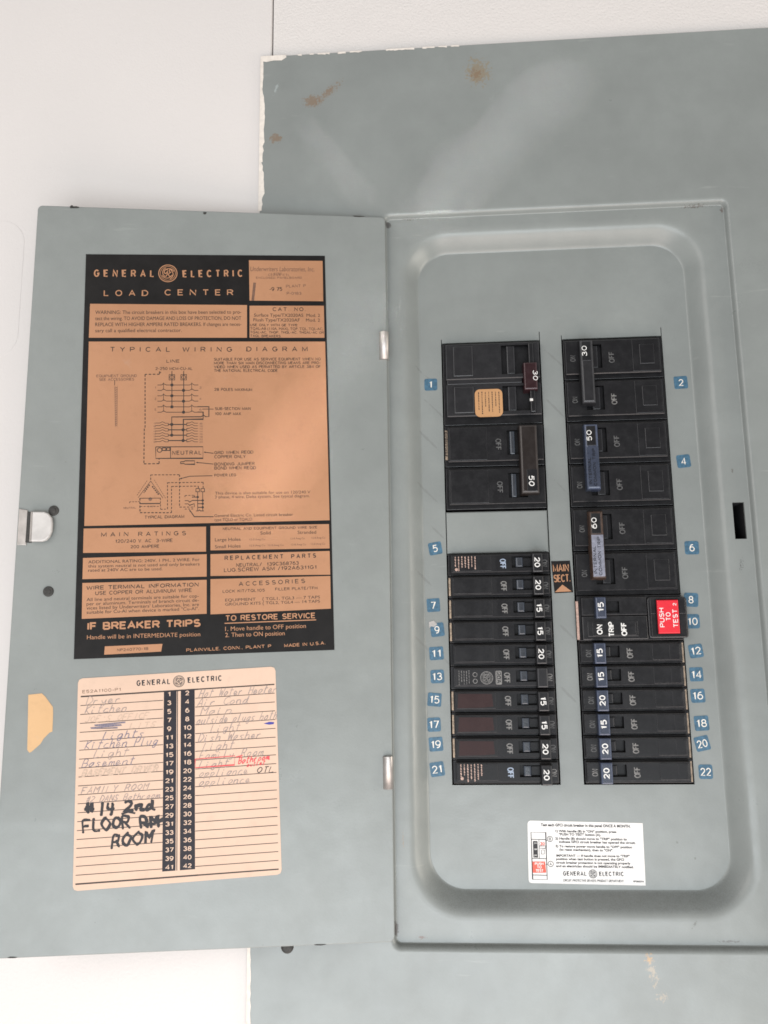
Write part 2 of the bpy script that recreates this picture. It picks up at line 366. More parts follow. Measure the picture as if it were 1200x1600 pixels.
def plastic(name, col, rough=0.42, spec=0.26, edge=True):
    t = NT(name)
    d = t.ramp(t.noise(160, 6, 0.75), 0.42, 0.78)
    c = t.mix(t.math('MULTIPLY', d, 0.5), col, tuple(q*1.5+0.010 for q in col))
    g = t.n('ShaderNodeNewGeometry'); sx = t.n('ShaderNodeSeparateXYZ'); t.link(g.outputs['Normal'], sx.inputs[0])
    led = t.math('MULTIPLY', t.ramp(sx.outputs['Z'], 0.3, 0.8), t.ramp(t.noise(700, 4, 0.7), 0.35, 0.65))
    c = t.mix(t.math('MULTIPLY', led, 0.55), c, (0.085, 0.08, 0.075))
    sp = t.ramp(t.noise(2600, 2, 0.6), 0.70, 0.76); c = t.mix(t.math('MULTIPLY', sp, 0.35), c, (0.11, 0.105, 0.10))
    t.setc(c); t.b.inputs['Specular IOR Level'].default_value = spec
    t.link(t.math('ADD', rough-0.06, t.math('MULTIPLY', d, 0.22)), t.b.inputs['Roughness'])
    t.bump(t.noise(1500, 2), 0.12, 0.0003)
    if edge:
        EDGE[name] = plastic(name+'_worn_edge', tuple(q*1.9+0.012 for q in col), rough-0.08, 0.45, False)
    return t.mat
M_black = plastic('black_phenolic', (0.0085, 0.0085, 0.010))
M_blk2 = plastic('black_phenolic_worn', (0.014, 0.014, 0.016), 0.5)
M_gfb = plastic('black_phenolic_satin', (0.011, 0.011, 0.0125), 0.36)
M_win = plastic('breaker_recess_black', (0.003, 0.003, 0.004), 0.6, 0.2)
M_blue_sheen = plastic('blue_sheen_handle', (0.028, 0.036, 0.060), 0.33, 0.5)  # blue of reflected sky put into black handles; also serves the bluish bar
M_lever = plastic('blue_sheen_lever', (0.026, 0.031, 0.040), 0.28, 0.7)  # the glossy lever's bluish reflection is put into its colour
M_brown = plastic('brown_black_tie_bar', (0.015, 0.011, 0.010), 0.45)
M_redblk = plastic('dark_red_handle', (0.022, 0.007, 0.009), 0.45)
M_redpatch = plastic('reddish_film', (0.026, 0.010, 0.010), 0.45)
M_steel = simple('zinc_plated_steel', (0.46, 0.43, 0.41), 0.42, 0.8, var=0.15, scale=200, bump=0.1)
M_steelblue = simple('brushed_label_metal', (0.30, 0.31, 0.38), 0.38, 0.6, var=0.25, scale=500)
M_rivet = simple('grimy_rivet', (0.035, 0.033, 0.03), 0.6, var=0.4, scale=900)
M_copper = None
def copper(name, a, b, rough, metal):
    t = NT(name); c = t.mix(t.ramp(t.noise(11, 3), 0.3, 0.7), a, b)
    c = t.mix(t.math('MULTIPLY', t.ramp(t.noise(130, 6, 0.75), 0.52, 0.8), 0.25), c, tuple(q*0.6 for q in a))
    mp = t.n('ShaderNodeMapping'); mp.inputs['Scale'].default_value = (40, 40, 300); mp.inputs['Rotation'].default_value = (0, 1.25, 0); t.link(t.co, mp.inputs[0])
    c = t.mix(t.math('MULTIPLY', t.ramp(t.noise(1.0, 3, 0.6, mp.outputs[0]), 0.67, 0.78), 0.22), c, tuple(q*0.72 for q in a))
    sf = t.ramp(t.noise(75, 5, 0.75), 0.64, 0.76); c = t.mix(t.math('MULTIPLY', sf, 0.16), c, (0.40, 0.37, 0.34))
    t.setc(c); t.b.inputs['Metallic'].default_value = metal
    t.link(t.math('ADD', rough-0.07, t.math('MULTIPLY', t.ramp(t.noise(24, 5, 0.7), 0.3, 0.7), 0.18)), t.b.inputs['Roughness'])
    t.bump(t.noise(32, 3), 0.22, 0.003); return t.mat
M_copper = copper('copper_foil', (0.42, 0.208, 0.110), (0.50, 0.255, 0.140), 0.40, 0.22)
M_ink = simple('brown_black_ink', (0.030, 0.020, 0.016), 0.6)
M_inksoft = simple('worn_brown_ink', (0.16, 0.085, 0.055), 0.6, var=0.3, scale=900)
M_labelblk = simple('label_black', (0.011, 0.010, 0.010), 0.42, spec=0.22, var=0.25, scale=120)
M_card = copper('peach_card', (0.62, 0.440, 0.335), (0.68, 0.49, 0.375), 0.6, 0.0)
M_cardblk = simple('card_black', (0.022, 0.020, 0.026), 0.5, spec=0.25)
M_rule = simple('card_rule_ink', (0.045, 0.03, 0.025), 0.6)
M_pencil = simple('pencil_line', (0.32, 0.25, 0.23), 0.7, var=0.3, scale=1500)
M_pencil2 = simple('blue_pencil', (0.19, 0.165, 0.21), 0.7, var=0.3, scale=1500)
M_faint = simple('faded_pencil', (0.53, 0.39, 0.30), 0.7, var=0.2, scale=1500)
M_marker = simple('black_marker', (0.020, 0.018, 0.022), 0.6)
M_redpen = simple('red_pen', (0.66, 0.06, 0.075), 0.6)
M_bluepen = simple('blue_pen', (0.05, 0.05, 0.30), 0.6)
M_tape = copper('tan_tape', (0.55, 0.345, 0.17), (0.63, 0.40, 0.21), 0.6, 0.0)
M_sticker = simple('teal_blue_sticker', (0.050, 0.125, 0.195), 0.45, var=0.30, scale=700)
M_num = simple('number_white', (0.74, 0.70, 0.64), 0.5)
M_white = simple('sticker_white', (0.73, 0.715, 0.70), 0.5, var=0.04)
M_stink = simple('sticker_ink', (0.02, 0.02, 0.022), 0.6)
M_stred = simple('sticker_red', (0.75, 0.12, 0.08), 0.6)
M_button = simple('red_button', (0.66, 0.016, 0.032), 0.4, var=0.06)
M_text = simple('rating_white', (0.70, 0.69, 0.67), 0.5, var=0.2, scale=900)
M_textblue = simple('marking_blue_white', (0.30, 0.36, 0.46), 0.5)
M_grey = simple('faded_marking', (0.085, 0.085, 0.085), 0.6, var=0.4, scale=900)
M_grey2 = simple('grey_marking', (0.17, 0.165, 0.16), 0.6, var=0.4, scale=900)
M_ctext = simple('copper_print', (0.44, 0.30, 0.25), 0.5, var=0.3, scale=900)
M_edge = simple('tan_label_edge', (0.34, 0.26, 0.19), 0.6, var=0.4, scale=900)
M_seal = copper('orange_label', (0.42, 0.215, 0.095), (0.50, 0.27, 0.12), 0.5, 0.0)

# ------------------------------------------------------------------ logo and handwriting
def logo(mb, P, c, r, h, m):
    mb.circle(P, c, r*0.95, r*0.10, h, m, 36); mb.circle(P, c, r*0.78, r*0.06, h, m, 32)
    for k in range(4):
        a0 = 20+90*k; pts = []
        for j in range(14):
            a = math.radians(a0+9*j); rr = r*(0.66-0.016*j); pts.append((c[0]+rr*math.cos(a), c[1]+rr*math.sin(a)))
        mb.ribbon(P, pts, r*0.09, h, m)
    q = lambda L: [(c[0]+x*r, c[1]+y*r) for x, y in L]
    mb.ribbon(P, q([(-.02, .36), (-.16, .46), (-.34, .34), (-.40, .10), (-.28, -.04), (-.10, .08), (-.06, .26), (-.06, -.10), (-.18, -.34), (-.38, -.34), (-.42, -.20)]), r*0.10, h, m)
    mb.ribbon(P, q([(.42, .34), (.26, .46), (.12, .36), (.16, .18), (.30, .10), (.14, .04), (.06, -.16), (.16, -.34), (.34, -.32), (.46, -.16)]), r*0.10, h, m)
HW = dict(a='65351332646563 82', b='181242635524', c='6535133282', d='6535133264686382', e='13544525133273', f='6758373220 1565', g='65351332646561402173',
          h='1812 143555636282', i='252242 2627', k='1812 651462', l='28232242', m='1512143544424465747292', n='1512143555646282', o='3513326364553565', p='1510 1435556432',
          r='1512143555', s='653524534212', t='383252 1666', u='15133252646562', w='1522446285', y='1533536465614021',
          A='124872 2464', B='12185867551555745212', C='77582715235273', D='12184876744212', E='78181272 1555', F='781812 1555', H='1812 7872 1575', I='4842', J='68634213',
          K='1812 781572', L='181272', M='1218457872', N='12187278', O='48161442747648', P='121858675515', R='121858675515 4572', S='77482735645213', T='1878 4842',
          W='1822466288', Y='184578 4542')
HW.update({'#': '3832 6862 1676 1474', '1': '4842', '2': '173867551272', '4': '281575 6862', "'": '4746'})
def catmull(p, n=4):
    if len(p) < 3: return p
    q = [p[0]]+p+[p[-1]]; out = []
    for i in range(1, len(q)-2):
        for k in range(n):
            t = k/n; a, b, c, d = q[i-1], q[i], q[i+1], q[i+2]
            out.append(tuple(0.5*((2*b[j])+(-a[j]+c[j])*t+(2*a[j]-5*b[j]+4*c[j]-d[j])*t*t+(-a[j]+3*b[j]-3*c[j]+d[j])*t**3) for j in (0, 1)))
    return out+[p[-1]]
def hand(mb, P, s, p0, p1, xh, wd, h, m, slant=0.42, smooth=True, jit=0.045, heavy=False):
    """hand-written line along p0-p1 (photo pixels); xh = height of a tall letter in pixels"""
    a, b, t = Vector(P.px(*p0)), Vector(P.px(*p1)), Vector(P.px(p0[0], p0[1]-xh)); H = (t-a).length
    ex = (b-a).normalized(); ey = Vector((-ex.y, ex.x)); n = len(s); adv = (b-a).length/n
    for k, ch in enumerate(s):
        if ch == ' ': continue
        for stv in HW[ch].split(' '):
            pts = [(int(stv[i])/9.0, (int(stv[i+1])-2)/6.0) for i in range(0, len(stv)-1, 2)]
            pts = [(x+random.uniform(-jit, jit), y+random.uniform(-jit, jit)) for x, y in pts]
            if smooth: pts = catmull(pts)
            line = [a+ex*(adv*(k+x*1.02)+y*H*slant)+ey*(y*H) for x, y in pts]
            mb.ribbon(P, line, wd*random.uniform(0.75, 1.25), h, m)
            if heavy:                                   # the felt tip went over the stroke again and bled
                for r_ in range(2):
                    o_ = Vector((random.uniform(-1, 1), random.uniform(-1, 1)))*wd*0.42; i0 = random.randrange(max(1, len(line)//2)); i1 = random.randrange(len(line)//2+1, len(line)+1)
                    if i1-i0 > 1: mb.ribbon(P, [q_+o_ for q_ in line[i0:i1]], wd*random.uniform(0.5, 1.1), h+0.0002*(r_+1), m)
                mb.disc(P, line[0], wd*random.uniform(0.45, 0.75), h+0.0006, m, 9); mb.disc(P, line[-1], wd*random.uniform(0.35, 0.65), h+0.0007, m, 9)

# ------------------------------------------------------------------ setting: wall and adjoining board
wm = MB(); PW = Plane((0, -0.44, 0), (1, 0, 0), (0, 0, 1))
XB = P55.px(424, 60)[0]
wm.box(PW, XB+0.03, 6.9, 45, 40, -1.0, 0, M_wall); wm.box(PW, 9.0, -45, 45, 6.9, -1.0, 0, M_wall); wm.box(PW, XB+0.03, -45, 9.0, -17.0, -1.0, 0, M_wall)
wo = wm.build('wall'); wo['kind'] = 'structure'
bm_ = MB(); PB = Plane((0, -0.492, 0), (1, 0, 0), (0, 0, 1))
bm_.slab(PB, rect(-45, -45, XB, 40), -1.0, 0, M_board, 0.05)
c0 = PB.px(-12, 352); c1 = PB.px(30, 470)
bo = bm_.build('wall_board'); bo['kind'] = 'structure'
pm = MB(); u0, v1 = PB.px(-140, 352); u1, v0 = PB.px(26, 560)
pm.slab(PB, rrect(u0-3, v0, u1, v1, 0.62, 8), -0.01, 0.007, M_board, 0.0065)
po = pm.build('wall_patch'); po['kind'] = 'structure'

# ------------------------------------------------------------------ the panel
panel = thing('electrical_panel', 'open grey-green metal breaker panel with its labelled door swung left on a white wall', 'electrical panel', (2.67, -0.55, -17.4))
CW = 2.283; XL, XR = 0.0, 2.817                      # the two breaker openings
X0, X1, Z0, Z1 = -4.30, 9.6, -17.4, 7.50
bm = bmesh.new()
def loop(pts): 
    vs = [bm.verts.new(Vector(p)*S) for p in pts]
    return vs, [bm.edges.new((vs[i], vs[(i+1) % len(vs)])) for i in range(len(vs))]
def flat(*loops_):
    r = bmesh.ops.triangle_fill(bm, use_beauty=True, use_dissolve=False, edges=[e for L in loops_ for e in L[1]])
    for g in r['geom']:
        if isinstance(g, bmesh.types.BMFace): g.smooth = False
def bridge(A, B, smooth=True):
    n = len(A[0])
    for i in range(n):
        f = bm.faces.new((A[0][i], A[0][(i+1) % n], B[0][(i+1) % n], B[0][i])); f.smooth = smooth
def rr3(u0, v0, u1, v1, r, y, n=12): return [(u, y, v) for u, v in rrect(u0, v0, u1, v1, r, n)]
out = loop([(u, -0.55, v) for u, v in rect(X0, Z0, X1, Z1)])
FX0, FX1, FZ0, FZ1 = -1.25, 6.62, -13.09, 3.03
prof = [(0.13, -0.55), (0.095, -0.546), (0.06, -0.528), (0.035, -0.495), (0.02, -0.455), (0.012, -0.42), (0.004, -0.404), (-0.012, -0.40)]
rings = [loop(rr3(FX0-o, FZ0-o, FX1+o, FZ1+o, 0.10+max(o, 0)*0.9, y, 6)) for o, y in prof]
flat(out, rings[0])
for a, b in zip(rings[:-1], rings[1:]): bridge(a, b)
IX0, IX1, IZ0, IZ1 = -0.52, 5.72, -12.14, 2.28
pan = [(0.52, -0.40), (0.45, -0.397), (0.39, -0.386), (0.335, -0.362), (0.28, -0.318), (0.20, -0.232), (0.12, -0.135), (0.075, -0.075), (0.045, -0.036), (0.02, -0.010), (0.0, 0.0)]
prings = [loop(rr3(IX0-o, IZ0-o, IX1+o, IZ1+o, 0.74+o*0.9, y, 14)) for o, y in pan]
sa, sb = P40.px(1144, 785), P40.px(1162, 842); SL = (sa[0], sb[1], sa[0]+0.25, sa[1])
slot = loop([(u, -0.40, v) for u, v in rect(*SL)])
flat(rings[-1], prings[0], slot)
for a, b in zip(prings[:-1], prings[1:]): bridge(a, b)
def hole(x):
    return loop([(u, 0.0, v) for u, v in [(x-0.02, -10.03), (x+CW+0.02, -10.03), (x+CW+0.02, 0.24), (x+CW+0.003, 0.24), (x+CW+0.003, 0.03), (x-0.003, 0.03), (x-0.003, 0.13), (x-0.02, 0.13)]])
h1, h2 = hole(XL), hole(XR)
flat(prings[-1], h1, h2)
for H_ in (h1, h2, slot, out):                       # the sheet's thickness at its cut edges
    d = 0.055
    nb = ([bm.verts.new(v.co + Vector((0, d*S, 0))) for v in H_[0]],)
    for i in range(len(H_[0])):
        j = (i+1) % len(H_[0]); bm.faces.new((H_[0][i], H_[0][j], nb[0][j], nb[0][i])).smooth = False
for f in bm.faces:
    if f.normal.length == 0: f.normal_update()
bmesh.ops.recalc_face_normals(bm, faces=bm.faces[:])
big_f = max(bm.faces, key=lambda f: f.calc_area()); big_f.normal_update()
if big_f.normal.y > 0: bmesh.ops.reverse_faces(bm, faces=bm.faces[:])
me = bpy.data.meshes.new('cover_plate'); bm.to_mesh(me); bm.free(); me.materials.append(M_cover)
cover = bpy.data.objects.new('cover_plate', me); C.objects.link(cover)
cover.parent = panel; cover.matrix_parent_inverse = Matrix.Translation(-panel.location)

eb = MB()                                            # dark inside of the box behind the openings
PE = P00
eb.loft([[PE.p(u, v, -0.06) for u, v in rect(-0.3, -10.4, 5.4, 0.4)], [PE.p(u, v, -3.2) for u, v in rect(-0.3, -10.4, 5.4, 0.4)]], M_dark)
a_, b_, c_, d_ = SL
eb.loft([[PE.p(u, v, 0.34) for u, v in rect(a_-.01, b_-.01, c_+.01, d_+.01)], [PE.p(u, v, -0.8) for u, v in rect(a_-.01, b_-.01, c_+.01, d_+.01)]], M_slot)
eb.build('enclosure_box', panel)
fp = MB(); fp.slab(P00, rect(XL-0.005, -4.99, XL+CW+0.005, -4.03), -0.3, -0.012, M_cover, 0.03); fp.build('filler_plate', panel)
# white paint torn along the cover's left and top edges
rnd = random.Random(3)
def fringe(z0, z1, wmax, n, pf):
    lft = [(X0-0.035, z0+(z1-z0)*k/n) for k in range(n+1)]
    rgt = [(X0+0.02+wmax*(0.35+0.65*rnd.random())*math.sin(math.pi*min(1, max(0.08, k/n))) ** 0.5, z0+(z1-z0)*(k+0.3*rnd.random())/n) for k in range(n+1)]
    for k in range(n): pf.face([P55.p(*lft[k], 0.006), P55.p(*rgt[k], 0.006), P55.p(*rgt[k+1], 0.006), P55.p(*lft[k+1], 0.006)], M_plaster)
zz = lambda y: P55.px(412, y)[1]
for parts_ in (((330, 255, 0.10, 14), (255, 140, 0.09, 18), (140, 92, 0.03, 8)), ((1900, 1470, 0.05, 40),)):
    pf = MB()
    for ya, yb, wm_, n_ in parts_: fringe(zz(ya), zz(yb), wm_, n_, pf)
    pf.build('torn_paint_edge', panel, 'ragged white wall paint left along the edge of the cover')
pf = MB()
tp = [(X0-0.03, Z1+0.02), (X0-0.03, Z1-0.12), (X0+0.12, Z1-0.15), (X0+0.3, Z1-0.12), (X0+0.5, Z1-0.13), (X0+0.62, Z1-0.05), (X0+0.6, Z1+0.02)]
pf.poly(P55, tp, 0.007, M_plaster)
n = 40
for k in range(n):
    a, b = X0+0.9+k*0.1, X0+1.0+k*0.1
    if rnd.random() < 0.55: pf.face([P55.p(a, Z1-0.012-0.03*rnd.random(), 0.006), P55.p(b, Z1-0.012-0.03*rnd.random(), 0.006), P55.p(b, Z1+0.015, 0.006), P55.p(a, Z1+0.015, 0.006)], M_plaster)
pf.build('torn_paint_edge', panel, 'ragged white wall paint left along the edge of the cover')
sm_ = MB(); q = P55.px(449, 1484)
sm_.slab(P55, [(q[0]+0.13*math.cos(2*math.pi*k/20), q[1]+0.06+0.13*math.sin(2*math.pi*k/20)) for k in range(20)], 0, 0.07, M_rivet, 0.05); sm_.build('cover_screw', panel)

# hinges
for (x, ya, yb) in ((599.5, 519, 562), (606, 1182, 1233)):
    hb = MB(); PH = Plane((0, -0.68, 0), (1, 0, 0), (0, 0, 1)); uc, va = PH.px(x, ya); _, vb = PH.px(x, yb)
    L = []
    for z in (va, vb): L.append([Vector((uc+0.11*math.cos(2*math.pi*k/18), -0.66+0.085*math.sin(2*math.pi*k/18), z)) for k in range(18)])
    hb.loft(L, M_steel, smooth=True); hb.face(L[0][::-1], M_steel)
    hb.box(Plane((0, -0.64, 0), (1, 0, 0), (0, 0, 1)), uc-0.15, vb-0.03, uc-0.085, va+0.03, -0.05, 0.012, M_rivet)
    hb.build('hinge', panel)

# number stickers
NUMS = [(1, 673, 601, 0), (5, 680, 857, 9), (7, 677, 946, 3), (9, 683, 984, 6), (11, 682, 1021, 3), (13, 683, 1057, 2), (15, 679, 1093, -5), (17, 678, 1132, 2), (19, 681, 1163, 4), (21, 683, 1202, 8),
        (2, 1064, 598, 2), (4, 1068, 721, 5), (6, 1081, 856, 0), (8, 1079.5, 937, -4), (10, 1082, 971, 0), (12, 1087, 1017, 7), (14, 1088, 1054, 1), (16, 1090, 1087, 2), (18, 1096, 1130, 3), (20, 1097, 1162, 12), (22, 1102.5, 1206, 0)]
for nmb, x, y, r in NUMS:
    c = P00.px(x, y); a = math.radians(r); PS = Plane(P00.p(*c), (math.cos(a), 0, math.sin(a)), (-math.sin(a), 0, math.cos(a)))
    m = MB(); e_ = [0.15+random.uniform(-0.008, 0.008) for _ in range(4)]; m.slab(PS, rrect(-e_[0], -e_[1], e_[2], e_[3], random.uniform(0.03, 0.055), 4), 0, 0.006, M_sticker)
    m.text(PS, str(nmb), (0, -0.082), 0.164, 0.07 if nmb == 1 else (0.11 if nmb < 10 else 0.22), 0, 0.0085, M_num, bold=-0.006, align='c')
    if nmb == 9: m.poly(PS, [(-0.16, 0.19), (-0.05, 0.21), (0.02, 0.12), (-0.06, 0.07), (-0.12, 0.09), (-0.17, 0.06)], 0.010, M_steel)
    m.build('number_sticker', panel, 'blue sticker with a white number %d' % nmb)
# section sticker
m = MB(); Q = lambda P, L: [P.px(*p) for p in L]
m.slab(P00, Q(P00, [(861, 877), (890.5, 876), (895.5, 925.5), (866.5, 927)]), 0, 0.006, M_labelblk)
m.tpx(P00, 'MAIN', (864.5, 894), (889, 893), 12, 0.009, M_copper); m.tpx(P00, 'SECT.', (865.5, 910), (891.5, 909), 12, 0.009, M_copper)
m.poly(P00, Q(P00, [(867, 925.2), (893, 924), (878.6, 913.5)]), 0.009, M_copper)
m.build('section_sticker', panel, 'black and copper sticker reading MAIN SECT. with a triangle')
# test instructions
m = MB(); X = lambda x, y: (800+x/5, 1260+y/5)
tl, tr, br, bl = [Vector(P00.px(*X(*p))) for p in ((120, 110), (1020, 130), (1044, 618), (131, 598))]
m.slab(P00, [tuple(bl+Vector((.05, 0))), tuple(br), tuple(tr), tuple(tl+Vector((.06, 0))), tuple(tl+Vector((.02, -.02))), tuple(tl+Vector((0, -.06))), tuple(bl+Vector((0, .06))), tuple(bl+Vector((.015, .015)))], 0, 0.006, M_white)
TL = [('Test each GFCI circuit breaker in this panel ONCE A MONTH.', 225, 153, 925, 165, 20), ('1) With handle (B) in "ON" position, press', 340, 200, 815, 207, 17), ('"PUSH TO TEST" button (A).', 366, 226, 695, 231, 17),
      ('2) Handle (B) should move to "TRIP" position to', 338, 258, 897, 265, 17), ('indicate GFCI circuit breaker has opened the circuit.', 368, 284, 965, 293, 17), ('3) To restore power move handle to "OFF" position', 340, 318, 938, 327, 17),
      ('(to reset mechanism), then to "ON".', 370, 345, 790, 352, 17), ('IMPORTANT — If handle does not move to "TRIP"', 345, 392, 920, 397, 17), ('position when test button is pressed, the GFCI', 345, 418, 875, 424, 17),
      ('circuit breaker protection is not operating properly', 345, 446, 925, 453, 17), ('and an electrician should be IMMEDIATELY notified.', 345, 473, 950, 482, 17)]
for s_, xa, ya, xb, yb, cp in TL: m.tpx(P00, s_, X(xa, ya), X(xb, yb), cp/5, 0.009, M_stink, bold=0.030)
m.tpx(P00, 'GENERAL', X(400, 541), X(583, 543), 7.0, 0.009, M_stink, sp=1.25, bold=0.01); m.tpx(P00, 'ELECTRIC', X(683, 544), X(873, 545), 7.0, 0.009, M_stink, sp=1.25, bold=0.01)
logo(m, P00, P00.px(*X(632, 527)), 0.088, 0.009, M_stink)
m.tpx(P00, 'CIRCUIT PROTECTIVE DEVICES PRODUCT DEPARTMENT', X(400, 586), X(872, 592), 3.6, 0.009, M_stink); m.tpx(P00, 'NP366214', X(946, 592), X(1030, 594), 2.8, 0.009, M_stink, bold=0.03)
bx = lambda L, wd, closed=True: m.lpx(P00, [X(*p) for p in L], wd, 0.009, M_stink, closed)
bx([(148, 202), (263, 203), (275, 571), (161, 569)], 0.014); bx([(150, 257), (264, 258)], 0.012, False); bx([(156, 406), (268, 408)], 0.012, False); bx([(160, 535), (274, 538)], 0.012, False); bx([(210, 258), (213, 407)], 0.010, False)
m.poly(P00, Q(P00, [X(163, 270), X(199, 271), X(203, 400), X(167, 398)]), 0.009, M_stink)
for yy, t_ in ((292, 'ON'), (340, 'TRIP'), (388, 'OFF')): m.tpx(P00, t_, X(171, yy), X(196, yy), 2.4, 0.012, M_white)
bx([(216, 308), (262, 309), (260, 328), (216, 326)], 0.008); bx([(230, 340), (252, 340), (253, 372), (230, 372)], 0.008); m.tpx(P00, '30', X(219, 303), X(256, 304), 5.0, 0.009, M_stred, bold=0.02)
m.poly(P00, Q(P00, [X(160, 430), X(258, 430), X(267, 517), X(163, 518)]), 0.009, M_stred)
for yy, t_, a, b in ((458, 'PUSH', 178, 246), (484, 'TO', 195, 232), (511, 'TEST', 184, 246)): m.tpx(P00, t_, X(a, yy), X(b, yy), 4.4, 0.012, M_white, bold=0.02)
for (x, y, t_) in ((296, 254, 'B'), (302, 449, 'A')):
    c = P00.px(*X(x, y)); m.circle(P00, c, 0.055, 0.011, 0.009, M_stink, 24); m.text(P00, t_, (c[0], c[1]-0.03), 0.06, None, 0, 0.009, M_stink, align='c')
bx([(262, 272), (278, 262)], 0.008, False); bx([(262, 455), (282, 452)], 0.008, False)
m.build('test_sticker', panel, 'white sticker with monthly test instructions and a small breaker drawing')

# ------------------------------------------------------------------ door
DW = 7.965
md = MB(); md.slab(PD, rrect(-DW, -13.0, -0.005, 2.98, 0.11, 5), -0.075, 0.0, M_door, 0.02, back=True)
for (x, y, rx, ry) in ((118, 324, 9, 2.2), (112, 323, 4, 4), (320, 333, 4, 3), (560, 338, 12, 1.5), (20, 1496, 8, 1.5), (500, 1476, 10, 1.2)):   # chipped spots along the edge
    c = PD.px(x, y); md.poly(PD, [(c[0]+rx/70*(0.6+0.4*random.random())*math.cos(2*math.pi*k/9), c[1]+ry/70*(0.6+0.4*random.random())*math.sin(2*math.pi*k/9)) for k in range(9)], 0.003, M_rivet)
door = md.build('door', panel)
# latch
lm = MB()
L_ = lambda x, y: PD.px(x/7.5, 760+y/7.5)
lm.slab(PD, [L_(228, 262), L_(330, 280), L_(310, 690), L_(202, 690)], 0.0, 0.03, M_steel, 0.01)
lm.slab(PD, [L_(325, 300), L_(392, 305), L_(372, 662), L_(300, 660)], 0.0, 0.035, M_rivet, 0.01)
tab = [L_(400, 306), L_(540, 308), L_(590, 330), L_(625, 375), L_(634, 440), L_(628, 530), L_(600, 600), L_(560, 640), L_(510, 655), L_(380, 655)]
lm.slab(PD, tab, 0.06, 0.14, simple('bright_latch_tab', (0.56, 0.54, 0.525), 0.5, 0.2, var=0.12, scale=150, bump=0.1), 0.03, back=True)
lm.slab(PD, [L_(385, 306), L_(408, 306), L_(392, 655), L_(366, 655)], 0.0, 0.15, M_steel, 0.02)
lm.build('latch', door)
for (x, y) in ((630, 285), (568, 1232)):
    rm = MB(); c = L_(x, y)
    rm.slab(PD, [(c[0]+0.11*math.cos(2*math.pi*k/20), c[1]+0.11*math.sin(2*math.pi*k/20)) for k in range(20)], 0, 0.03, M_rivet, 0.02)
    rm.slab(PD, [(c[0]+0.06*math.cos(2*math.pi*k/16), c[1]+0.06*math.sin(2*math.pi*k/16)) for k in range(16)], 0.03, 0.045, M_rivet, 0.012); rm.build('rivet', door)
tm = MB(); T_ = lambda x, y: PD.px(x/8.89, 1040+y/8.89)
tm.slab(PD, [T_(395, 405), T_(580, 385), T_(630, 430), T_(735, 575), T_(738, 640), T_(735, 760), T_(728, 915), T_(690, 930), T_(610, 1010), T_(560, 1090), T_(440, 1195), T_(410, 1210), T_(380, 1170), T_(388, 800)], 0, 0.008, M_tape)
tm.build('tape_scrap', door, 'torn tan scrap of old tape')

# printed wiring label
lb = MB(); LH = 0.010; PR = PD
lb.slab(PR, Q(PR, [(134.5, 397.5), (507.5, 400), (522.5, 1015.5), (115.5, 1030)]), 0, LH, M_labelblk)
pl = PR.lift(LH); h1_ = 0.0015; h2_ = 0.003
for quad in ([(389, 407), (504, 408), (505, 471), (390, 470)], [(141, 475), (386, 477), (386, 528), (139, 528)], [(390, 478), (506, 478), (507, 528), (390, 528)], [(139, 534), (508, 534), (515, 813), (132, 822)],
             [(131, 826), (322, 823), (322, 862), (130, 864)], [(329, 822), (514, 819), (515, 857), (329, 860)], [(130, 872), (323, 866), (323, 901), (129, 905)], [(329, 866), (515, 861), (516, 898), (329, 900)],
             [(129, 911), (323, 906), (323, 959), (128, 967)], [(329, 905), (516, 900), (517, 951), (329, 960)], [(164, 1010), (254, 1006), (252, 1018), (163, 1023)]):
    lb.poly(PR, Q(PR, quad), LH+h1_, M_copper)
HT = LH+0.0035
def T(s_, xa, ya, xb, yb, cp, m=M_ink, **kw): lb.tpx(PR, s_, (xa, ya), (xb, yb), cp, HT, m, **kw)
T('GENERAL', 147, 433, 241, 433.5, 11.5, M_copper, sp=1.9, bold=0.012); T('ELECTRIC', 286, 434, 379, 433, 11.5, M_copper, sp=1.9, bold=0.012)
logo(lb, PR, PR.px(262.5, 427.5), 0.215, HT, M_copper)
T('LOAD', 162, 463, 232, 463, 9.5, M_copper, sp=1.9, bold=0.006); T('CENTER', 257, 462, 365, 462, 9.5, M_copper, sp=1.8, bold=0.006)
T('Underwriters Laboratories, Inc.', 391, 424, 491, 424.5, 7, M_inksoft, slant=0.1); T('LISTED', 424, 423.5+6, 441, 429.5, 3, M_inksoft); T('CLASS CTL', 419, 430.5+1, 453, 432, 3.6, M_inksoft); T('ENCLOSED PANELBOARD', 400, 436, 472, 436, 3.2, M_inksoft)
T('-9 75', 421, 455, 441, 455, 6, M_ink); T('PLANT P', 447, 450, 478, 449, 4.5, M_inksoft); T('P-0183', 448, 461, 471, 461, 4.5, M_inksoft)
lb.lpx(PR, [(395, 470), (398, 442)], 0.06, HT, M_inksoft)
for i, (s_, xb) in enumerate((('WARNING: The circuit breakers in this box have been selected to pro-', 377), ('tect the wiring. TO AVOID DAMAGE AND LOSS OF PROTECTION, DO NOT', 377), ('REPLACE WITH HIGHER AMPERE RATED BREAKERS. If changes are neces-', 377), ('sary call a qualified electrical contractor.', 284))):
    T(s_, 149, 491+9.5*i, xb, 490.5+9.5*i, 5.4, M_ink)
T('CAT. NO.', 426, 486.5, 478, 486.5, 6, sp=1.2); T('Surface Type/TX2020AS  Mod. 2', 397, 495, 500, 495.5, 4.8); T('Flush Type/TX2020AF    Mod. 2', 396, 502.5, 500, 503, 4.8)
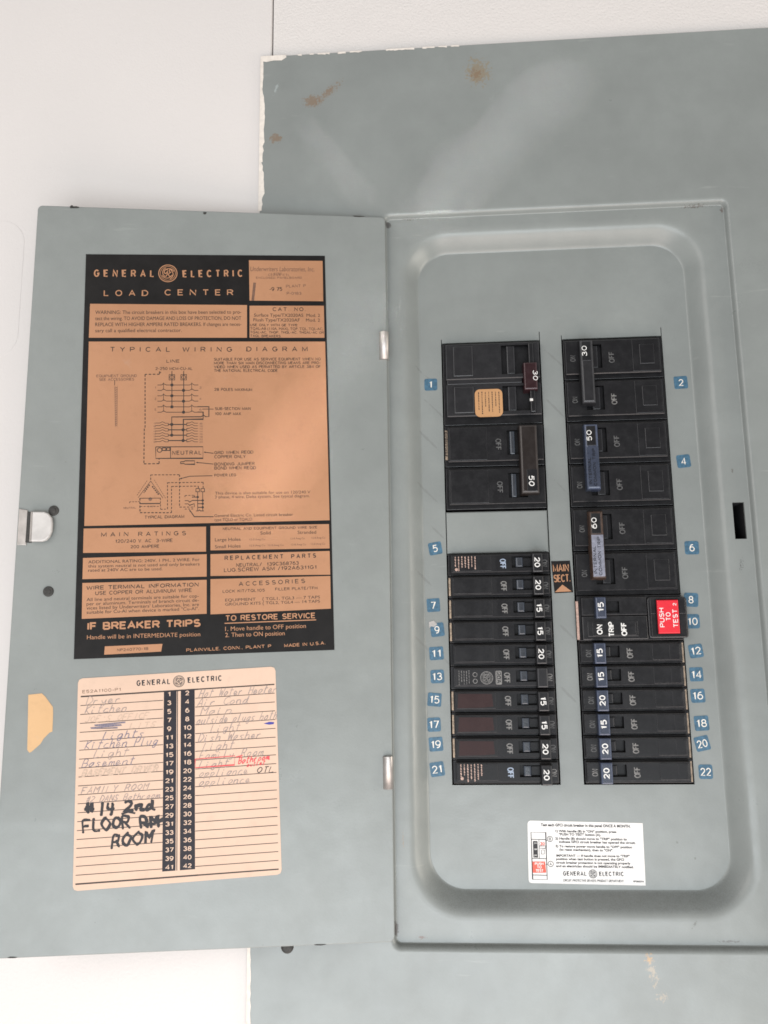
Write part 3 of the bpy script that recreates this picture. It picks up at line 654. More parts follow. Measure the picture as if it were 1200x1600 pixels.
for i, (s_, xb) in enumerate((('USE ONLY WITH GE TYPE', 465), ('TQAL-AB (110A. MAX), TQP, TQL, TQL-AC,', 505), ('TQAL-AC, THQP, THQL-AC, THQAL-AC OR', 506), ('TXQL BREAKERS.', 440))): T(s_, 391, 510+5.7*i, xb, 510.5+5.7*i, 4.0)
T('TYPICAL', 172, 550, 266, 550, 7.6, sp=1.8); T('WIRING', 285, 550, 363, 550, 7.6, sp=1.8); T('DIAGRAM', 385, 549.5, 481, 549.5, 7.6, sp=1.8)
T('LINE', 260, 567, 281, 567, 5); T('2-250 MCM-CU-AL', 243, 578.5, 301, 578.5, 4.6)
for i, s_ in enumerate(('SUITABLE FOR USE AS SERVICE EQUIPMENT WHEN NO', 'MORE THAN SIX MAIN DISCONNECTING MEANS ARE PRO-', 'VIDED WHEN USED AS PERMITTED BY ARTICLE 384 OF')): T(s_, 334.5, 564+5.9*i, 501, 563.5+5.9*i, 4.5)
T('THE NATIONAL ELECTRICAL CODE', 334.5, 581.5, 434, 581.5, 4.5)
T('EQUIPMENT GROUND', 151, 590, 214, 589.5, 4.4, M_inksoft); T('SEE ACCESSORIES', 155, 595.5, 210, 595, 4.4, M_inksoft)
T('28 POLES MAXIMUM', 335, 611, 394, 611.5, 4.6); T('SUB-SECTION MAIN', 336, 641, 392, 641, 4.6); T('100 AMP MAX.', 336, 649, 378, 649, 4.6)
T('GRD WHEN REQD', 335, 710, 396, 709, 5); T('COPPER ONLY', 335, 716.5, 384, 716, 5); T('BONDING JUMPER', 335, 728, 398, 727, 5); T('BOND WHEN REQD', 335, 734, 400, 733.5, 5); T('POWER LEG', 335, 745, 369, 744.5, 4.4)
T('This device is also suitable for use on 120/240 V', 336, 773, 485, 771, 4.4); T('3 phase, 4 wire, Delta system. See typical diagram.', 336, 779, 484, 777, 4.4)
T('General Electric Co. Listed circuit breaker', 335, 808, 458, 806, 4.4); T('type TQLD or TQALD', 335, 814.5, 394, 813.5, 4.4); T('TYPICAL DIAGRAM', 226, 811, 288, 809.5, 5); T('NEUTRAL', 269, 711, 315, 710.5, 6.4, sp=1.15); T('NEUTRAL', 193, 795.5, 213, 795, 3, M_inksoft)
WL = 0.016
def D(pts, dash=None, wd=WL, ox=200, oy=540, k=8.0, m=M_ink): lb.lpx(PR, [(ox+x/k, oy+y/k) for x, y in pts], wd, HT, m, False, dash)
D([(395, 325), (395, 360), (215, 362), (215, 1040)], 0.09, 0.02); D([(410, 330), (410, 345)], None)
D([(550, 320), (550, 775)]); D([(697, 320), (697, 835)])
for x in (550, 697):
    lb.circle(PR, PR.px(200+x/8, 540+398/8), 0.045, 0.012, HT, M_ink, 16)
    D([(x-35, 365), (x+35, 365), (x+35, 432), (x-35, 432), (x-35, 365)], None, 0.012)
for i, y in enumerate((495, 562, 630, 697, 768, 835)):
    D([(370, y), (420, y), (445, y-18), (480, y), (770, y), (800, y-18), (830, y), (880, y)], None, 0.013)
    lb.disc(PR, PR.px(200+(550 if i % 2 == 0 else 695)/8, 540+y/8), 0.036, HT+0.001, M_ink, 12)
    if i % 2 == 0: D([(445, y-30), (445, y+60)], None, 0.01); D([(797, y-30), (797, y+60)], None, 0.01)
for k_, y in zip((1, 3, 5), (525, 665, 800)): T(str(k_), 241.5, 540+y/8+2, 244, 540+y/8+2, 3.4, M_inksoft); T(str(k_+1), 311.5, 540+y/8+2, 315, 540+y/8+2, 3.4, M_inksoft)
D([(870, 766), (1012, 766), (1012, 890), (970, 890), (945, 872), (915, 892), (548, 894), (548, 1140)], None, 0.02); D([(870, 833), (940, 833), (940, 922), (693, 924), (693, 1200)], None, 0.02)
D([(930, 796), (1070, 796)], None, 0.014)
for i in range(4):
    y = 988+67*i
    D([(500, y), (735, y)], None, 0.022)
    for dy in (-16, 16):
        D([(340, y+dy-2), (400, y+dy-2), (430, y+dy-18), (470, y+dy), (505, y+dy), (505, y)], None, 0.011); D([(735, y), (735, y+dy), (770, y+dy-4), (800, y+dy-18), (830, y+dy), (875, y+dy)], None, 0.011)
    lb.disc(PR, PR.px(200+(548 if i % 2 == 0 else 690)/8, 540+y/8), 0.036, HT+0.001, M_ink, 12)
for i in range(8): T(str(8+2*i), 311.5, 663.5+4.1*i, 317, 663.5+4.1*i, 2.6, M_inksoft); T(str(7+2*i), 240, 663.5+4.1*i, 244, 663.5+4.1*i, 2.6, M_inksoft)
E2 = dict(ox=200, oy=670)
D([(205, 0), (200, 440), (390, 437), (390, 370)], 0.09, 0.02, **E2)
D([(348, 228), (938, 226), (938, 370), (348, 372), (348, 228)], None, 0.018, **E2); D([(533, 228), (533, 370)], None, 0.014, **E2)
lb.circle(PR, PR.px(249.5, 703.5), 0.05, 0.016, HT, M_ink, 16); D([(430, 240), (475, 240), (475, 272), (430, 272), (430, 240)], None, 0.018, **E2); D([(485, 240), (525, 240), (525, 272), (485, 272), (485, 240)], None, 0.018, **E2)
D([(658, 415), (700, 412), (715, 402), (835, 402), (835, 445), (715, 445), (700, 436), (658, 436), (658, 415)], None, 0.018, **E2)
D([(950, 294), (1070, 308)], None, 0.016, **E2); D([(855, 422), (1070, 443)], None, 0.016, **E2); D([(650, 627), (770, 595), (1055, 588)], None, 0.015, **E2); D([(770, 1015), (830, 1100), (1070, 1100)], None, 0.018, **E2)
for (x, y, dx, dy) in ((945, 293, 25, 3), (850, 421, 25, 3), (648, 628, 25, -7), (768, 1012, 12, 22)):
    lb.poly(PR, Q(PR, [(200+x/8, 670+y/8), (200+(x+dx-dy*0.4)/8, 670+(y+dy+dx*0.4)/8), (200+(x+dx+dy*0.4)/8, 670+(y+dy-dx*0.4)/8)]), HT, M_ink)
D([(285, 640), (285, 578), (645, 576), (645, 980), (830, 980)], 0.08, 0.016, **E2); D([(495, 1005), (495, 675), (940, 670), (940, 745)], 0.08, 0.016, **E2); D([(545, 1050), (545, 722), (880, 718), (880, 745)], 0.08, 0.016, **E2)
D([(285, 655), (130, 860)], None, 0.010, **E2); D([(285, 655), (440, 870)], None, 0.010, **E2); D([(240, 650), (110, 840)], 0.05, 0.010, **E2); D([(330, 640), (470, 870)], 0.05, 0.010, **E2); D([(270, 700), (200, 800)], 0.05, 0.03, **E2); D([(305, 720), (390, 830)], 0.05, 0.03, **E2)
D([(150, 870), (410, 868)], None, 0.014, **E2); D([(155, 937), (405, 935)], None, 0.022, **E2); D([(155, 972), (405, 970)], 0.07, 0.012, **E2); D([(405, 868), (410, 1008), (495, 1005)], 0.07, 0.014, **E2); D([(150, 870), (152, 1050), (545, 1050)], 0.08, 0.02, **E2); D([(20, 930), (20, 915), (150, 912)], 0.06, 0.012, **E2)
lb.disc(PR, PR.px(235, 780), 0.04, HT, M_inksoft, 12); T('240V', 231, 793, 243, 792.5, 2.6, M_inksoft)
for x in (872, 935): D([(x-22, 748), (x+22, 748), (x+22, 788), (x-22, 788), (x-22, 748)], None, 0.014, **E2); D([(x, 788), (x, 1028)], None, 0.013, **E2)
for y, xe in ((855, 872), (897, 935), (938, 935), (983, 935)): D([(800, y), (xe, y)] if y < 930 else [(872, y), (935, y)], None, 0.018, **E2); lb.disc(PR, PR.px(200+xe/8, 670+y/8), 0.026, HT+0.001, M_ink, 10)
D([(712, 855), (715, 835), (830, 832), (830, 860)], 0.07, 0.014, **E2); D([(710, 1005), (830, 1003)], 0.07, 0.014, **E2); D([(710, 900), (755, 900), (770, 918), (800, 900)], None, 0.014, **E2); D([(710, 940), (755, 940), (770, 958), (830, 938), (830, 980)], None, 0.014, **E2); D([(850, 1028), (880, 1028), (895, 1015), (905, 1028), (950, 1028)], None, 0.014, **E2)
zz_ = []                                              # ground bar strip
D([(-165, 440), (-165, 500)], None, 0.012)
for i in range(22):
    lb.lpx(PR, [(180, 605+i*2.8), (183, 606.2+i*2.8)], 0.014, HT, M_inksoft)
lb.lpx(PR, [(179.5, 604), (180.5, 667)], 0.008, HT, M_inksoft); lb.lpx(PR, [(183.5, 604), (183, 667)], 0.008, HT, M_inksoft)
T('MAIN', 158, 839, 201, 838, 6.8, sp=1.6); T('RATINGS', 216, 838, 291, 836.5, 6.8, sp=1.6); T('120/240 V. AC  3-WIRE', 180, 848.5, 270, 847, 5.4, M_ink); T('200 AMPERE', 204, 857, 249, 856, 5, M_ink)
T('NEUTRAL AND EQUIPMENT GROUND WIRE SIZE', 348, 828.5, 496, 826, 4.2); T('Solid', 407, 835.5, 423, 835, 5); T('Stranded', 465, 834.5, 494, 834, 5); T('Large Holes', 336, 846, 376, 845, 5); T('Small Holes', 336, 857, 376, 855.5, 5)
for x0, x1, y in ((390, 414, 844.5), (454, 476, 843), (487, 508, 842), (390, 414, 854), (419, 443, 853.5), (455, 478, 852.5), (486, 508, 851.5)): T('12-8 Awg Cu', x0, y, x1, y-0.5, 2.8, M_inksoft)
T('ADDITIONAL RATING: 240V. 1 PH., 2 WIRE. For', 138, 880.5, 312, 876.5, 4.6); T('this system neutral is not used and only breakers', 138, 887, 312, 883.5, 4.6); T('rated at 240V AC are to be used.', 138, 893.5, 254, 891, 4.6)
T('REPLACEMENT', 351, 875.5, 443, 873, 7, sp=1.5, bold=0.01); T('PARTS', 455, 873, 494, 871.5, 7, sp=1.5, bold=0.01); T('NEUTRAL/  139C368763', 369, 886, 467, 882.5, 5.6); T('LUG.SCREW ASM /192A6311G1', 350, 894, 495, 889, 6)
T('WIRE TERMINAL INFORMATION', 135, 922, 311, 916.5, 6.4, bold=0.008); T('USE COPPER OR ALUMINUM WIRE', 149, 930, 300, 925, 6)
for i, s_ in enumerate(('All line and neutral terminals are suitable for cop-', 'per or aluminum. Terminals of branch circuit de-', 'vices listed by Underwriters\' Laboratories, Inc. are', 'suitable for Cu-Al when device is marked "Cu-Al".')): T(s_, 135.5, 939.5+6.6*i, 311, 933.5+6.6*i, 5)
T('ACCESSORIES', 373, 916, 477, 911, 6.8, sp=1.4); T('LOCK KIT/TQL105', 348, 926.5, 414, 924.5, 4.6); T('FILLER PLATE/TFH', 430, 923, 496, 921, 4.6)
T('EQUIPMENT    { TGL1, TGL3 — 7 TAPS', 352, 940, 500, 935, 4.4); T('GROUND KITS { TGL2, TGL4 — 14 TAPS', 352, 946.5, 500, 941.5, 4.4); T('NP240770-1B', 183, 1018, 232, 1015.5, 4.4)
T('IF BREAKER TRIPS', 136, 985, 314, 979.5, 12.5, M_copper, bold=0.025); T('Handle will be in INTERMEDIATE position', 136, 999, 313, 994, 6.4, M_copper)
T('TO RESTORE SERVICE', 352, 970.5, 493, 966, 9, M_copper, bold=0.012); lb.lpx(PR, [(351, 974), (494, 968.5)], 0.02, HT, M_copper)
T('1. Move handle to OFF position', 352, 986, 478, 981, 6.6, M_copper); T('2. Then to ON position', 352, 995.5, 445, 992.5, 6.6, M_copper)
T('PLAINVILLE, CONN., PLANT P', 291, 1018.5, 424, 1012, 5.2, M_copper, bold=0.008); T('MADE IN U.S.A.', 444, 1011.5, 509, 1007, 5.2, M_copper, bold=0.008)
lb.build('wiring_label', door, 'black and copper foil label with wiring diagram and printed ratings')

# hand-filled circuit directory
cd = MB(); K = lambda x, y: (100+x/3.3333, 1030+y/3.3333)
q4 = [Vector(PD.px(*K(*p))) for p in ((46, 1208), (1134, 1120), (1101, 38), (74, 101))]
rp = []
for i in range(4):
    a, b, c = q4[i-1], q4[i], q4[(i+1) % 4]; rr = 0.09
    pa, pb = b+(a-b).normalized()*rr, b+(c-b).normalized()*rr
    rp += [tuple(pa), tuple((pa+pb)/2*0.55+b*0.45), tuple(pb)]
cd.slab(PD, rp, 0, 0.010, M_card)
HC, HC2 = 0.0115, 0.013
rowL = lambda i: (88-28*i/21.0, 195+46.5*i); rowR = lambda i: (1096+22*i/21.0, 131+45.8*i)
def rowpt(i, x):
    a, b = rowL(i), rowR(i); t = (x-a[0])/(b[0]-a[0]); return (x, a[1]+(b[1]-a[1])*t)
for i in range(22):
    thick = i in (0, 21)
    cd.lpx(PD, [K(*rowpt(i, rowL(i)[0])), K(*rowpt(i, 516 if not thick else 700))], 0.03 if thick else 0.014, HC, M_rule)
    cd.lpx(PD, [K(*rowpt(i, 684)), K(*rowR(i))], 0.026 if thick else 0.014, HC, M_rule)
for xa, xb, xc, xd in ((521, 587, 581, 512), (609, 681, 683, 604)):
    cd.poly(PD, Q(PD, [K(*rowpt(0, xa)), K(*rowpt(0, xb)), K(xc, rowpt(20.3, xc)[1]), K(xd, rowpt(20.3, xd)[1])]), HC+0.0005, M_cardblk)
cd.lpx(PD, [K(*rowpt(0, 592)), K(*rowpt(20.3, 588))], 0.016, HC+0.0005, M_cardblk)
for i in range(21):
    for k_, x in ((1, 549), (2, 643)):
        n_ = 2*i+k_; y = rowpt(i*0.975+0.62, x)[1]; hw_ = 11 if n_ < 10 else 22
        a, b = K(x-hw_, y+1), K(x+hw_, y-1); cd.tpx(PD, str(n_), a, b, 7.4, HC+0.002, M_card, bold=0.012)
def KT(s_, xa, ya, xb, yb, cp, m=M_marker, **kw): cd.tpx(PD, s_, K(xa, ya), K(xb, yb), cp, HC, m, **kw)
KT('GENERAL', 379, 140, 554, 130, 9, sp=1.4, bold=0.015); KT('ELECTRIC', 646, 124, 822, 113, 9, sp=1.4, bold=0.015); logo(cd, PD, PD.px(*K(599, 115)), 0.12, HC, M_marker)
KT('E52A1100-P1', 96, 178, 298, 165, 5, M_inksoft)
def HWR(i, s_, xa, xb, m=M_pencil, tall=11.5, wd=0.0135, **kw):
    a, b = rowpt(i+0.93, xa), rowpt(i+0.93, xb); hand(cd, PD, s_, K(*a), K(*b), tall, wd, HC2, m, **kw)
HWR(0, 'Dryer', 110, 300); HWR(1, 'Kitchen', 105, 330); HWR(2, "JOE'S OFFICE", 105, 440, M_faint, 9); HWR(4, 'Lights', 200, 420, M_pencil2); HWR(5, 'Kitchen Plug', 105, 490, M_pencil2, 13); HWR(6, 'Light', 150, 340)
HWR(7, 'Basement', 90, 370, M_pencil2); HWR(8, 'BASEMENT DRYER', 90, 490, M_faint, 9, 0.03); HWR(10, 'FAMILY ROOM', 85, 440, M_pencil, 10, smooth=False); HWR(11, '#2 DANS Bathroom', 110, 500, M_pencil, 9, 0.014)
sq = [K(*rowpt(3.75-0.14*j, 130+150*((j+1) % 2)+10*j)) for j in range(5)]; cd.lpx(PD, sq, 0.03, HC2, M_pencil2); HWR(3, 'LITS', 340, 480, M_faint, 8)
HWR(0, 'Hot Water Heater', 700, 1110, M_pencil, 12); HWR(1, 'Air Cond', 690, 960, M_pencil, 12); HWR(2, 'Main', 705, 880); HWR(3, 'outside plugs both', 688, 1110, M_pencil, 12); HWR(4, 'Light', 760, 920); HWR(5, 'Dish Washer', 695, 1030)
HWR(6, 'Light', 720, 890); HWR(7, 'Family Room', 700, 1040); HWR(8, 'Light', 700, 860); HWR(9, 'appliance', 700, 960); HWR(10, 'appliance', 700, 970); HWR(9, 'OTL', 1000, 1095, M_marker, 9, 0.014); 
rd = lambda pts, wd=0.016: cd.lpx(PD, [K(*p) for p in pts], wd, HC2+0.001, M_redpen)
rd([(684, 520), (890, 503), (888, 550), (684, 565), (684, 520)]); rd([(895, 510), (915, 505), (930, 500)], 0.02)
hand(cd, PD, 'Bathroom', K(905, 545), K(1070, 520), 9, 0.018, HC2+0.001, M_redpen); hand(cd, PD, 'outlet', K(950, 560), K(1050, 545), 6, 0.014, HC2+0.001, M_redpen)
cd.poly(PD, Q(PD, [K(1040, 335), K(1070, 326), K(1095, 328), K(1092, 338), K(1068, 341)]), HC2, M_bluepen)
mk = lambda s_, xa, ya, xb, yb, tall, wd=0.042: hand(cd, PD, s_, K(xa, ya), K(xb, yb), tall, wd, HC2+0.001, M_marker, random.uniform(-0.08, 0.14), True, 0.075, True)
mk('#', 105, 800, 165, 795, 14, 0.05); mk('14', 175, 815, 262, 808, 18, 0.05); mk('2nd', 315, 790, 475, 780, 15, 0.05); cd.lpx(PD, [K(300, 806), K(335, 795), K(372, 802)], 0.035, HC2+0.001, M_marker)
mk('FLOOR', 95, 900, 350, 875, 18); mk('RM', 395, 880, 500, 868, 16, 0.05); mk('ROOM', 245, 980, 470, 950, 18)
cd.poly(PD, Q(PD, [K(425, 850), K(470, 850), K(520, 818), K(520, 845), K(470, 862), K(430, 862)]), HC2+0.001, M_marker)
cd.build('directory_card', door, 'peach paper circuit directory with handwriting in pencil, marker and red pen')

# ------------------------------------------------------------------ breakers
HF = 0.15
def squiggle(mb, P, u0, v0, u1, v1, n, h, m, wd=0.016, seed=1):
    r_ = random.Random(seed)                                         # unreadable fine print, set in lines that run down the breaker
    for k in range(n):
        u = u0+(u1-u0)*(k+0.5)/n; v = v1-0.015*r_.random(); end = v0+(v1-v0)*0.35*r_.random()
        while v > end:
            L = 0.02+0.045*r_.random()
            pts = [(u+0.006*(-1)**j, v-L*j/3) for j in range(4)]
            mb.ribbon(P, pts, wd*(0.5+0.5*r_.random()), h, m); v -= L+0.014
def pole(b, hd, x, zt, zb, side, mb_, off, on, mt_off=None, inset_sq=False, thin=True, tall=None):
    """one pole: base, raised face with a lever window, printed OFF/ON. side -1: handle towards the right (left column), +1: mirrored."""
    H = zt-zb; F = (lambda t: x+CW*t) if side < 0 else (lambda t: x+CW*(1-t))
    rg = lambda a, c: (min(F(a), F(c)), max(F(a), F(c)))
    b.box(P00, x+0.012, zb+0.008, x+CW-0.012, zt-0.008, -0.9, 0.035, mb_, 0.008)
    g0, g1 = (0.055, 0.045) if thin else (0.10, 0.07)
    a, c = rg(0.035, 0.985)
    wv0, wv1 = zb+H*(0.30 if thin else 0.24), zt-H*(0.20 if thin else 0.18)
    wu = rg(0.625, 0.815) if side < 0 else rg(0.62, 0.80)
    b.windowed(P00, a, zb+g0, c, zt-g1, 0.03, HF, (wu[0], wv0, wu[1], wv1), 0.03, mb_, M_win, 0.018)
    pu = rg(0.05, 0.425) if side < 0 else rg(0.05, 0.315)
    b.box(P00, pu[0], zb+g0+0.03, pu[1], zt-g1-0.028, HF-0.02, HF+0.010, mb_, 0.007)
    if thin and side > 0:
        k0, k1 = rg(0.06, 0.155); b.box(P00, k0, zb+g0+0.034, k1, zt-g1-0.032, HF, HF+0.015, mb_, 0.005)
    if inset_sq:
        s0, s1 = rg(0.10, 0.245); b.box(P00, s0, zb+H*0.30, s1, zt-H*0.22, HF-0.01, HF+0.024, mb_, 0.012)
    ofs = H*(0.42 if thin else 0.27); cap = 0.135 if thin else 0.13; rot = -90 if side < 0 else 90; vc = (zt+zb)/2-0.01
    uo = F(0.51) if side < 0 else F(0.495)
    if off: b.text(P00, 'OFF', (uo, vc), cap, ofs*1.05 if thin else 0.27, rot, HF+0.003, mt_off or M_grey2, align='c', bold=0.005)
    if on: b.text(P00, 'ON', (F(0.915) if side < 0 else F(0.885), vc), cap*0.95, 0.15, rot, HF+0.003, on, align='c')
    return F, rg, wv0, wv1
def tag_breaker(i, label, zb, zt, x, group): return thing('circuit_breaker', label, 'circuit breaker', (x+CW/2, 0.9, zb), group)
# position 1: two-pole thirty amp, old style
t = tag_breaker(0, 'two-pole black breaker with dark red handle marked 30 and a square copper sticker', -2.0, 0, XL, 'two-pole breakers'); b = MB(); hd = MB()
b.box(P00, XL+0.012, -1.995, XL+CW-0.012, -0.005, -0.9, 0.03, M_black, 0.01)
for zt, zb in ((-0.06, -0.93), (-1.05, -1.82)):
    b.windowed(P00, XL+0.08, zb, XL+CW-0.03, zt, 0.02, HF, (XL+CW*0.60, zb+0.10, XL+CW*0.90, zt-0.07), 0.0, M_blk2, M_win, 0.02)
    b.box(P00, XL+0.25, zb+0.07, XL+CW*0.31, zt-0.06, HF-0.02, HF+0.028, M_blk2, 0.02)
    hd.box(P00, XL+CW*0.655, zb+0.10, XL+CW*0.74, zt-0.07, 0.005, 0.12, M_blk2, 0.03)
b.box(P00, XL+0.10, -1.045, XL+CW*0.80, -0.935, 0.02, HF-0.01, M_blk2, 0.015)
b.build('body', t)
hd.box(P00, XL+CW*0.81, -1.28, XL+CW*0.955, -0.60, 0.03, 0.30, M_redblk, 0.03, 0.015)
hd.box(P00, XL+CW*0.875, -1.78, XL+CW*0.925, -0.12, 0.03, 0.22, M_black, 0.02)
hd.box(P00, XL+CW*0.868, -1.52, XL+CW*0.90, -1.46, 0.2, 0.235, M_text, 0.01)
hd.text(P00, '30', (XL+CW*0.905, -0.93), 0.11, 0.25, -90, 0.304, M_text, align='c', slant=0.12, bold=0.0)
hd.build('handle', t)
s_ = MB(); cc = [P00.lift(HF).px(*p) for p in ((741.5, 612), (784, 607.5), (786, 647), (743.5, 652))]
PSq = P00.lift(HF); us = [c[0] for c in cc]; vs_ = [c[1] for c in cc]
s_.slab(PSq, rrect(min(us), min(vs_), max(us), max(vs_), 0.12, 5), 0, 0.012, M_seal); squiggle(s_, PSq, min(us)+0.05, min(vs_)+0.05, max(us)-0.04, max(vs_)-0.06, 7, 0.0145, M_ink, 0.016, 5)
s_.build('copper_sticker', t)
# position 3: two-pole fifty amp with long brown bar
t = tag_breaker(0, 'two-pole black breaker with long brown handle bar marked 50, above the blank plate', -4.0, -2.0, XL, 'two-pole breakers'); b = MB(); hd = MB()
for zt, zb in ((-2.0, -3.0), (-3.0, -4.0)):
    F, rg, w0, w1 = pole(b, hd, XL, zt-0.005, zb+0.005, -1, M_black, True, None, M_grey, False, False)
    hd.box(P00, F(0.655), w0+0.01, F(0.705), w1-0.01, 0.03, 0.125, M_lever, 0.03)
b.poly(P00, rect(XL+0.016, -2.82, XL+0.07, -2.12), 0.038, M_edge); squiggle(b, P00, XL+0.012, -2.8, XL+0.06, -2.14, 2, 0.041, M_ink, 0.02, 9)
b.build('body', t)
hd.slab(P00, rect(XL+CW*0.735, -3.72, XL+CW*0.925, -2.10), 0.10, 0.36, M_brown, 0.05, 0.02)
hd.box(P00, XL+CW*0.80, -3.66, XL+CW*0.90, -3.16, 0.35, 0.366, M_black, 0.006)
hd.text(P00, '50', (XL+CW*0.815, -3.42), 0.125, 0.25, -90, 0.370, M_text, align='c', slant=0.1, bold=0.006); hd.build('handle', t)
# thin single poles, left column
LEFT = [('20', 'thin breaker marked 20 with fine copper print, directly below the blank plate', M_black, 'print'), ('20', 'plain thin breaker marked 20, second below the blank plate', M_black, 'edge'),
        ('15', 'thin breaker marked 15 beside the blue 7 sticker', M_black, 'edge'), ('15', 'thin breaker marked 15 beside the blue 9 sticker', M_black, 'edge'), ('20', 'thin breaker marked 20 beside the blue 11 sticker', M_black, ''),
        ('', 'thin breaker with grey printed logo and 20A, unmarked handle, beside the blue 13 sticker', M_blk2, 'logo'), ('15', 'thin breaker with reddish face marked 15 beside the blue 15 sticker', M_black, 'red'),
        ('15', 'thin breaker with reddish face marked 15 beside the blue 17 sticker', M_black, 'red'), ('20', 'thin breaker with dim reddish face marked 20 beside the blue 19 sticker', M_black, 'red2'), ('20', 'lowest left thin breaker, marked 20, with fine copper print, beside the blue 21 sticker', M_black, 'print')]
for i, (rt, lab, mt, kind) in enumerate(LEFT):
    zt, zb = -5.0-0.5*i, -5.5-0.5*i
    t = tag_breaker(i, lab, zb, zt, XL, 'thin breakers in the left column'); b = MB(); hd = MB(); vc = (zt+zb)/2-0.005
    strong = kind == 'print'
    F, rg, w0, w1 = pole(b, hd, XL, zt, zb, -1, mt, kind != 'x', M_grey2 if i in (5, 9) else M_grey, M_textblue if strong else (M_grey2))
    hd.box(P00, F(0.665), w0+0.012, F(0.735), w1-0.012, 0.03, 0.14, M_lever, 0.035); hd.box(P00, F(0.735), w0+0.03, F(0.83), w1-0.03, 0.03, 0.08, M_black, 0.01)
    dv = -0.03 if kind == 'print' and i == 9 else 0.0
    hd.slab(P00, rect(F(0.815), zb+0.015+dv, F(0.925), zt-0.045+dv), 0.05, 0.30, mt, 0.03, 0.012)
    if rt: hd.text(P00, rt, (F(0.838), vc+dv), 0.125, 0.225 if rt == '20' else 0.195, -90, 0.304, M_text, align='c', bold=0.012)
    if kind == 'print': squiggle(b, P00, F(0.06), zb+0.09, F(0.285), zt-0.07, 7, HF+0.014, M_ctext, 0.022, i+2); b.disc(P00, (F(0.085), zb+0.13), 0.035, HF+0.013, M_ctext, 14); b.text(P00, '', (0, 0), 0.1, m=M_grey)
    if kind == 'edge': b.poly(P00, rect(XL+0.014, zb+0.05, XL+0.055, zt-0.05), 0.039, M_edge)
    if kind in ('red', 'red2'):
        b.poly(P00, rect(XL+0.014, zb+0.05, XL+0.055, zt-0.05), 0.039, M_edge)
        pts = [(F(0.06), zb+0.10), (F(0.30), zb+0.11), (F(0.40), zb+0.13), (F(0.39), zt-0.10), (F(0.07), zt-0.09)]; b.poly(P00, pts, HF+0.0125, M_redpatch)
    if kind == 'logo':
        squiggle(b, P00, F(0.07), zb+0.09, F(0.19), zt-0.09, 5, HF+0.013, M_grey2, 0.014, 4); b.circle(P00, (F(0.235), vc+0.07), 0.045, 0.014, HF+0.013, M_grey2, 20); b.circle(P00, (F(0.235), vc-0.07), 0.045, 0.014, HF+0.013, M_grey2, 20)
        logo(b, P00, (F(0.345), vc), 0.14, HF+0.013, M_grey2)
        b.slab(P00, rrect(F(0.43), vc-0.15, F(0.49), vc+0.15, 0.03, 4), HF, HF+0.003, M_grey2); b.text(P00, '20A', (F(0.442), vc), 0.09, 0.24, -90, HF+0.0055, M_black, align='c')
    b.build('body', t); hd.build('handle', t)
# two-pole breakers, right column
def bar_two(zt, rating, label, style):
    t = tag_breaker(0, label, zt-2.0, zt, XR, 'two-pole breakers'); b = MB(); hd = MB()
    for k in (0, 1):
        F, rg, w0, w1 = pole(b, hd, XR, zt-k-0.005, zt-k-0.995, 1, M_black, True, M_grey, M_grey2 if (style == 'plain' and k == 1) else M_grey, True, False)
        a, c = rg(0.655, 0.735); hd.box(P00, a, w0+0.01, c, w1-0.01, 0.03, 0.11, M_blk2, 0.03)
    b.build('body', t)
    u0, u1 = XR+CW*0.142, XR+CW*0.285; v0, v1 = zt-1.66, zt-0.13
    mat = {'plain': M_blk2, 'blue': M_blue_sheen, 'brown': simple('worn_brown_bar', (0.05, 0.028, 0.02), 0.5, var=0.5, scale=500)}[style]
    hd.slab(P00, rect(u0, v0, u1, v1), 0.10, 0.37, mat, 0.05, 0.015)
    hd.box(P00, u0+0.05, v1-0.52, u1-0.075, v1-0.07, 0.36, 0.376, M_black, 0.006)
    hd.text(P00, rating, (u0+0.165, v1-0.29), 0.115, 0.26, 90, 0.380, M_text, align='c', bold=0.0)
    if style != 'plain':
        hd.box(P00, u0+0.035, v0+0.06, u1-0.035, v1-0.55, 0.362, 0.374, M_steelblue if style == 'brown' else M_blue_sheen, 0.004)
        hd.text(P00, 'INTERNAL', (u0+0.12, v0+0.12), 0.07, 0.62, 90, 0.378, M_win); hd.text(P00, 'COMMON TRIP', (u0+0.225, v0+0.08), 0.07, 0.86, 90, 0.378, M_win)
    hd.build('handle', t)
bar_two(0.0, '30', 'topmost right two-pole black breaker with plain dark handle bar marked 30', 'plain')
bar_two(-2.0, '50', 'two-pole black breaker with blue-black INTERNAL COMMON TRIP bar marked 50', 'blue')
bar_two(-4.0, '60', 'two-pole black breaker with worn brown-edged silver INTERNAL COMMON TRIP bar marked 60', 'brown')
# ground-fault breaker
t = tag_breaker(0, 'black ground-fault breaker with red PUSH TO TEST button', -7.0, -6.0, XR, None); b = MB(); hd = MB()
b.box(P00, XR+0.012, -6.99, XR+CW-0.012, -6.01, -0.9, 0.10, M_gfb, 0.01)
b.windowed(P00, XR+0.09, -6.44, XR+CW*0.655, -6.05, 0.08, 0.22, (XR+CW*0.27, -6.39, XR+CW*0.395, -6.14), 0.06, M_gfb, M_win, 0.02)
b.box(P00, XR+0.09, -6.97, XR+CW*0.655, -6.46, 0.08, 0.20, M_gfb, 0.02)
b.box(P00, XR+0.20, -6.90, XR+CW*0.56, -6.57, 0.19, 0.212, M_gfb, 0.01); b.box(P00, XR+0.30, -6.88, XR+CW*0.54, -6.59, 0.21, 0.225, M_gfb, 0.008)
b.slab(P00, rrect(XR+CW*0.665, -6.95, XR+CW*1.035, -6.06, 0.07, 4), 0.02, 0.19, M_gfb, 0.02)
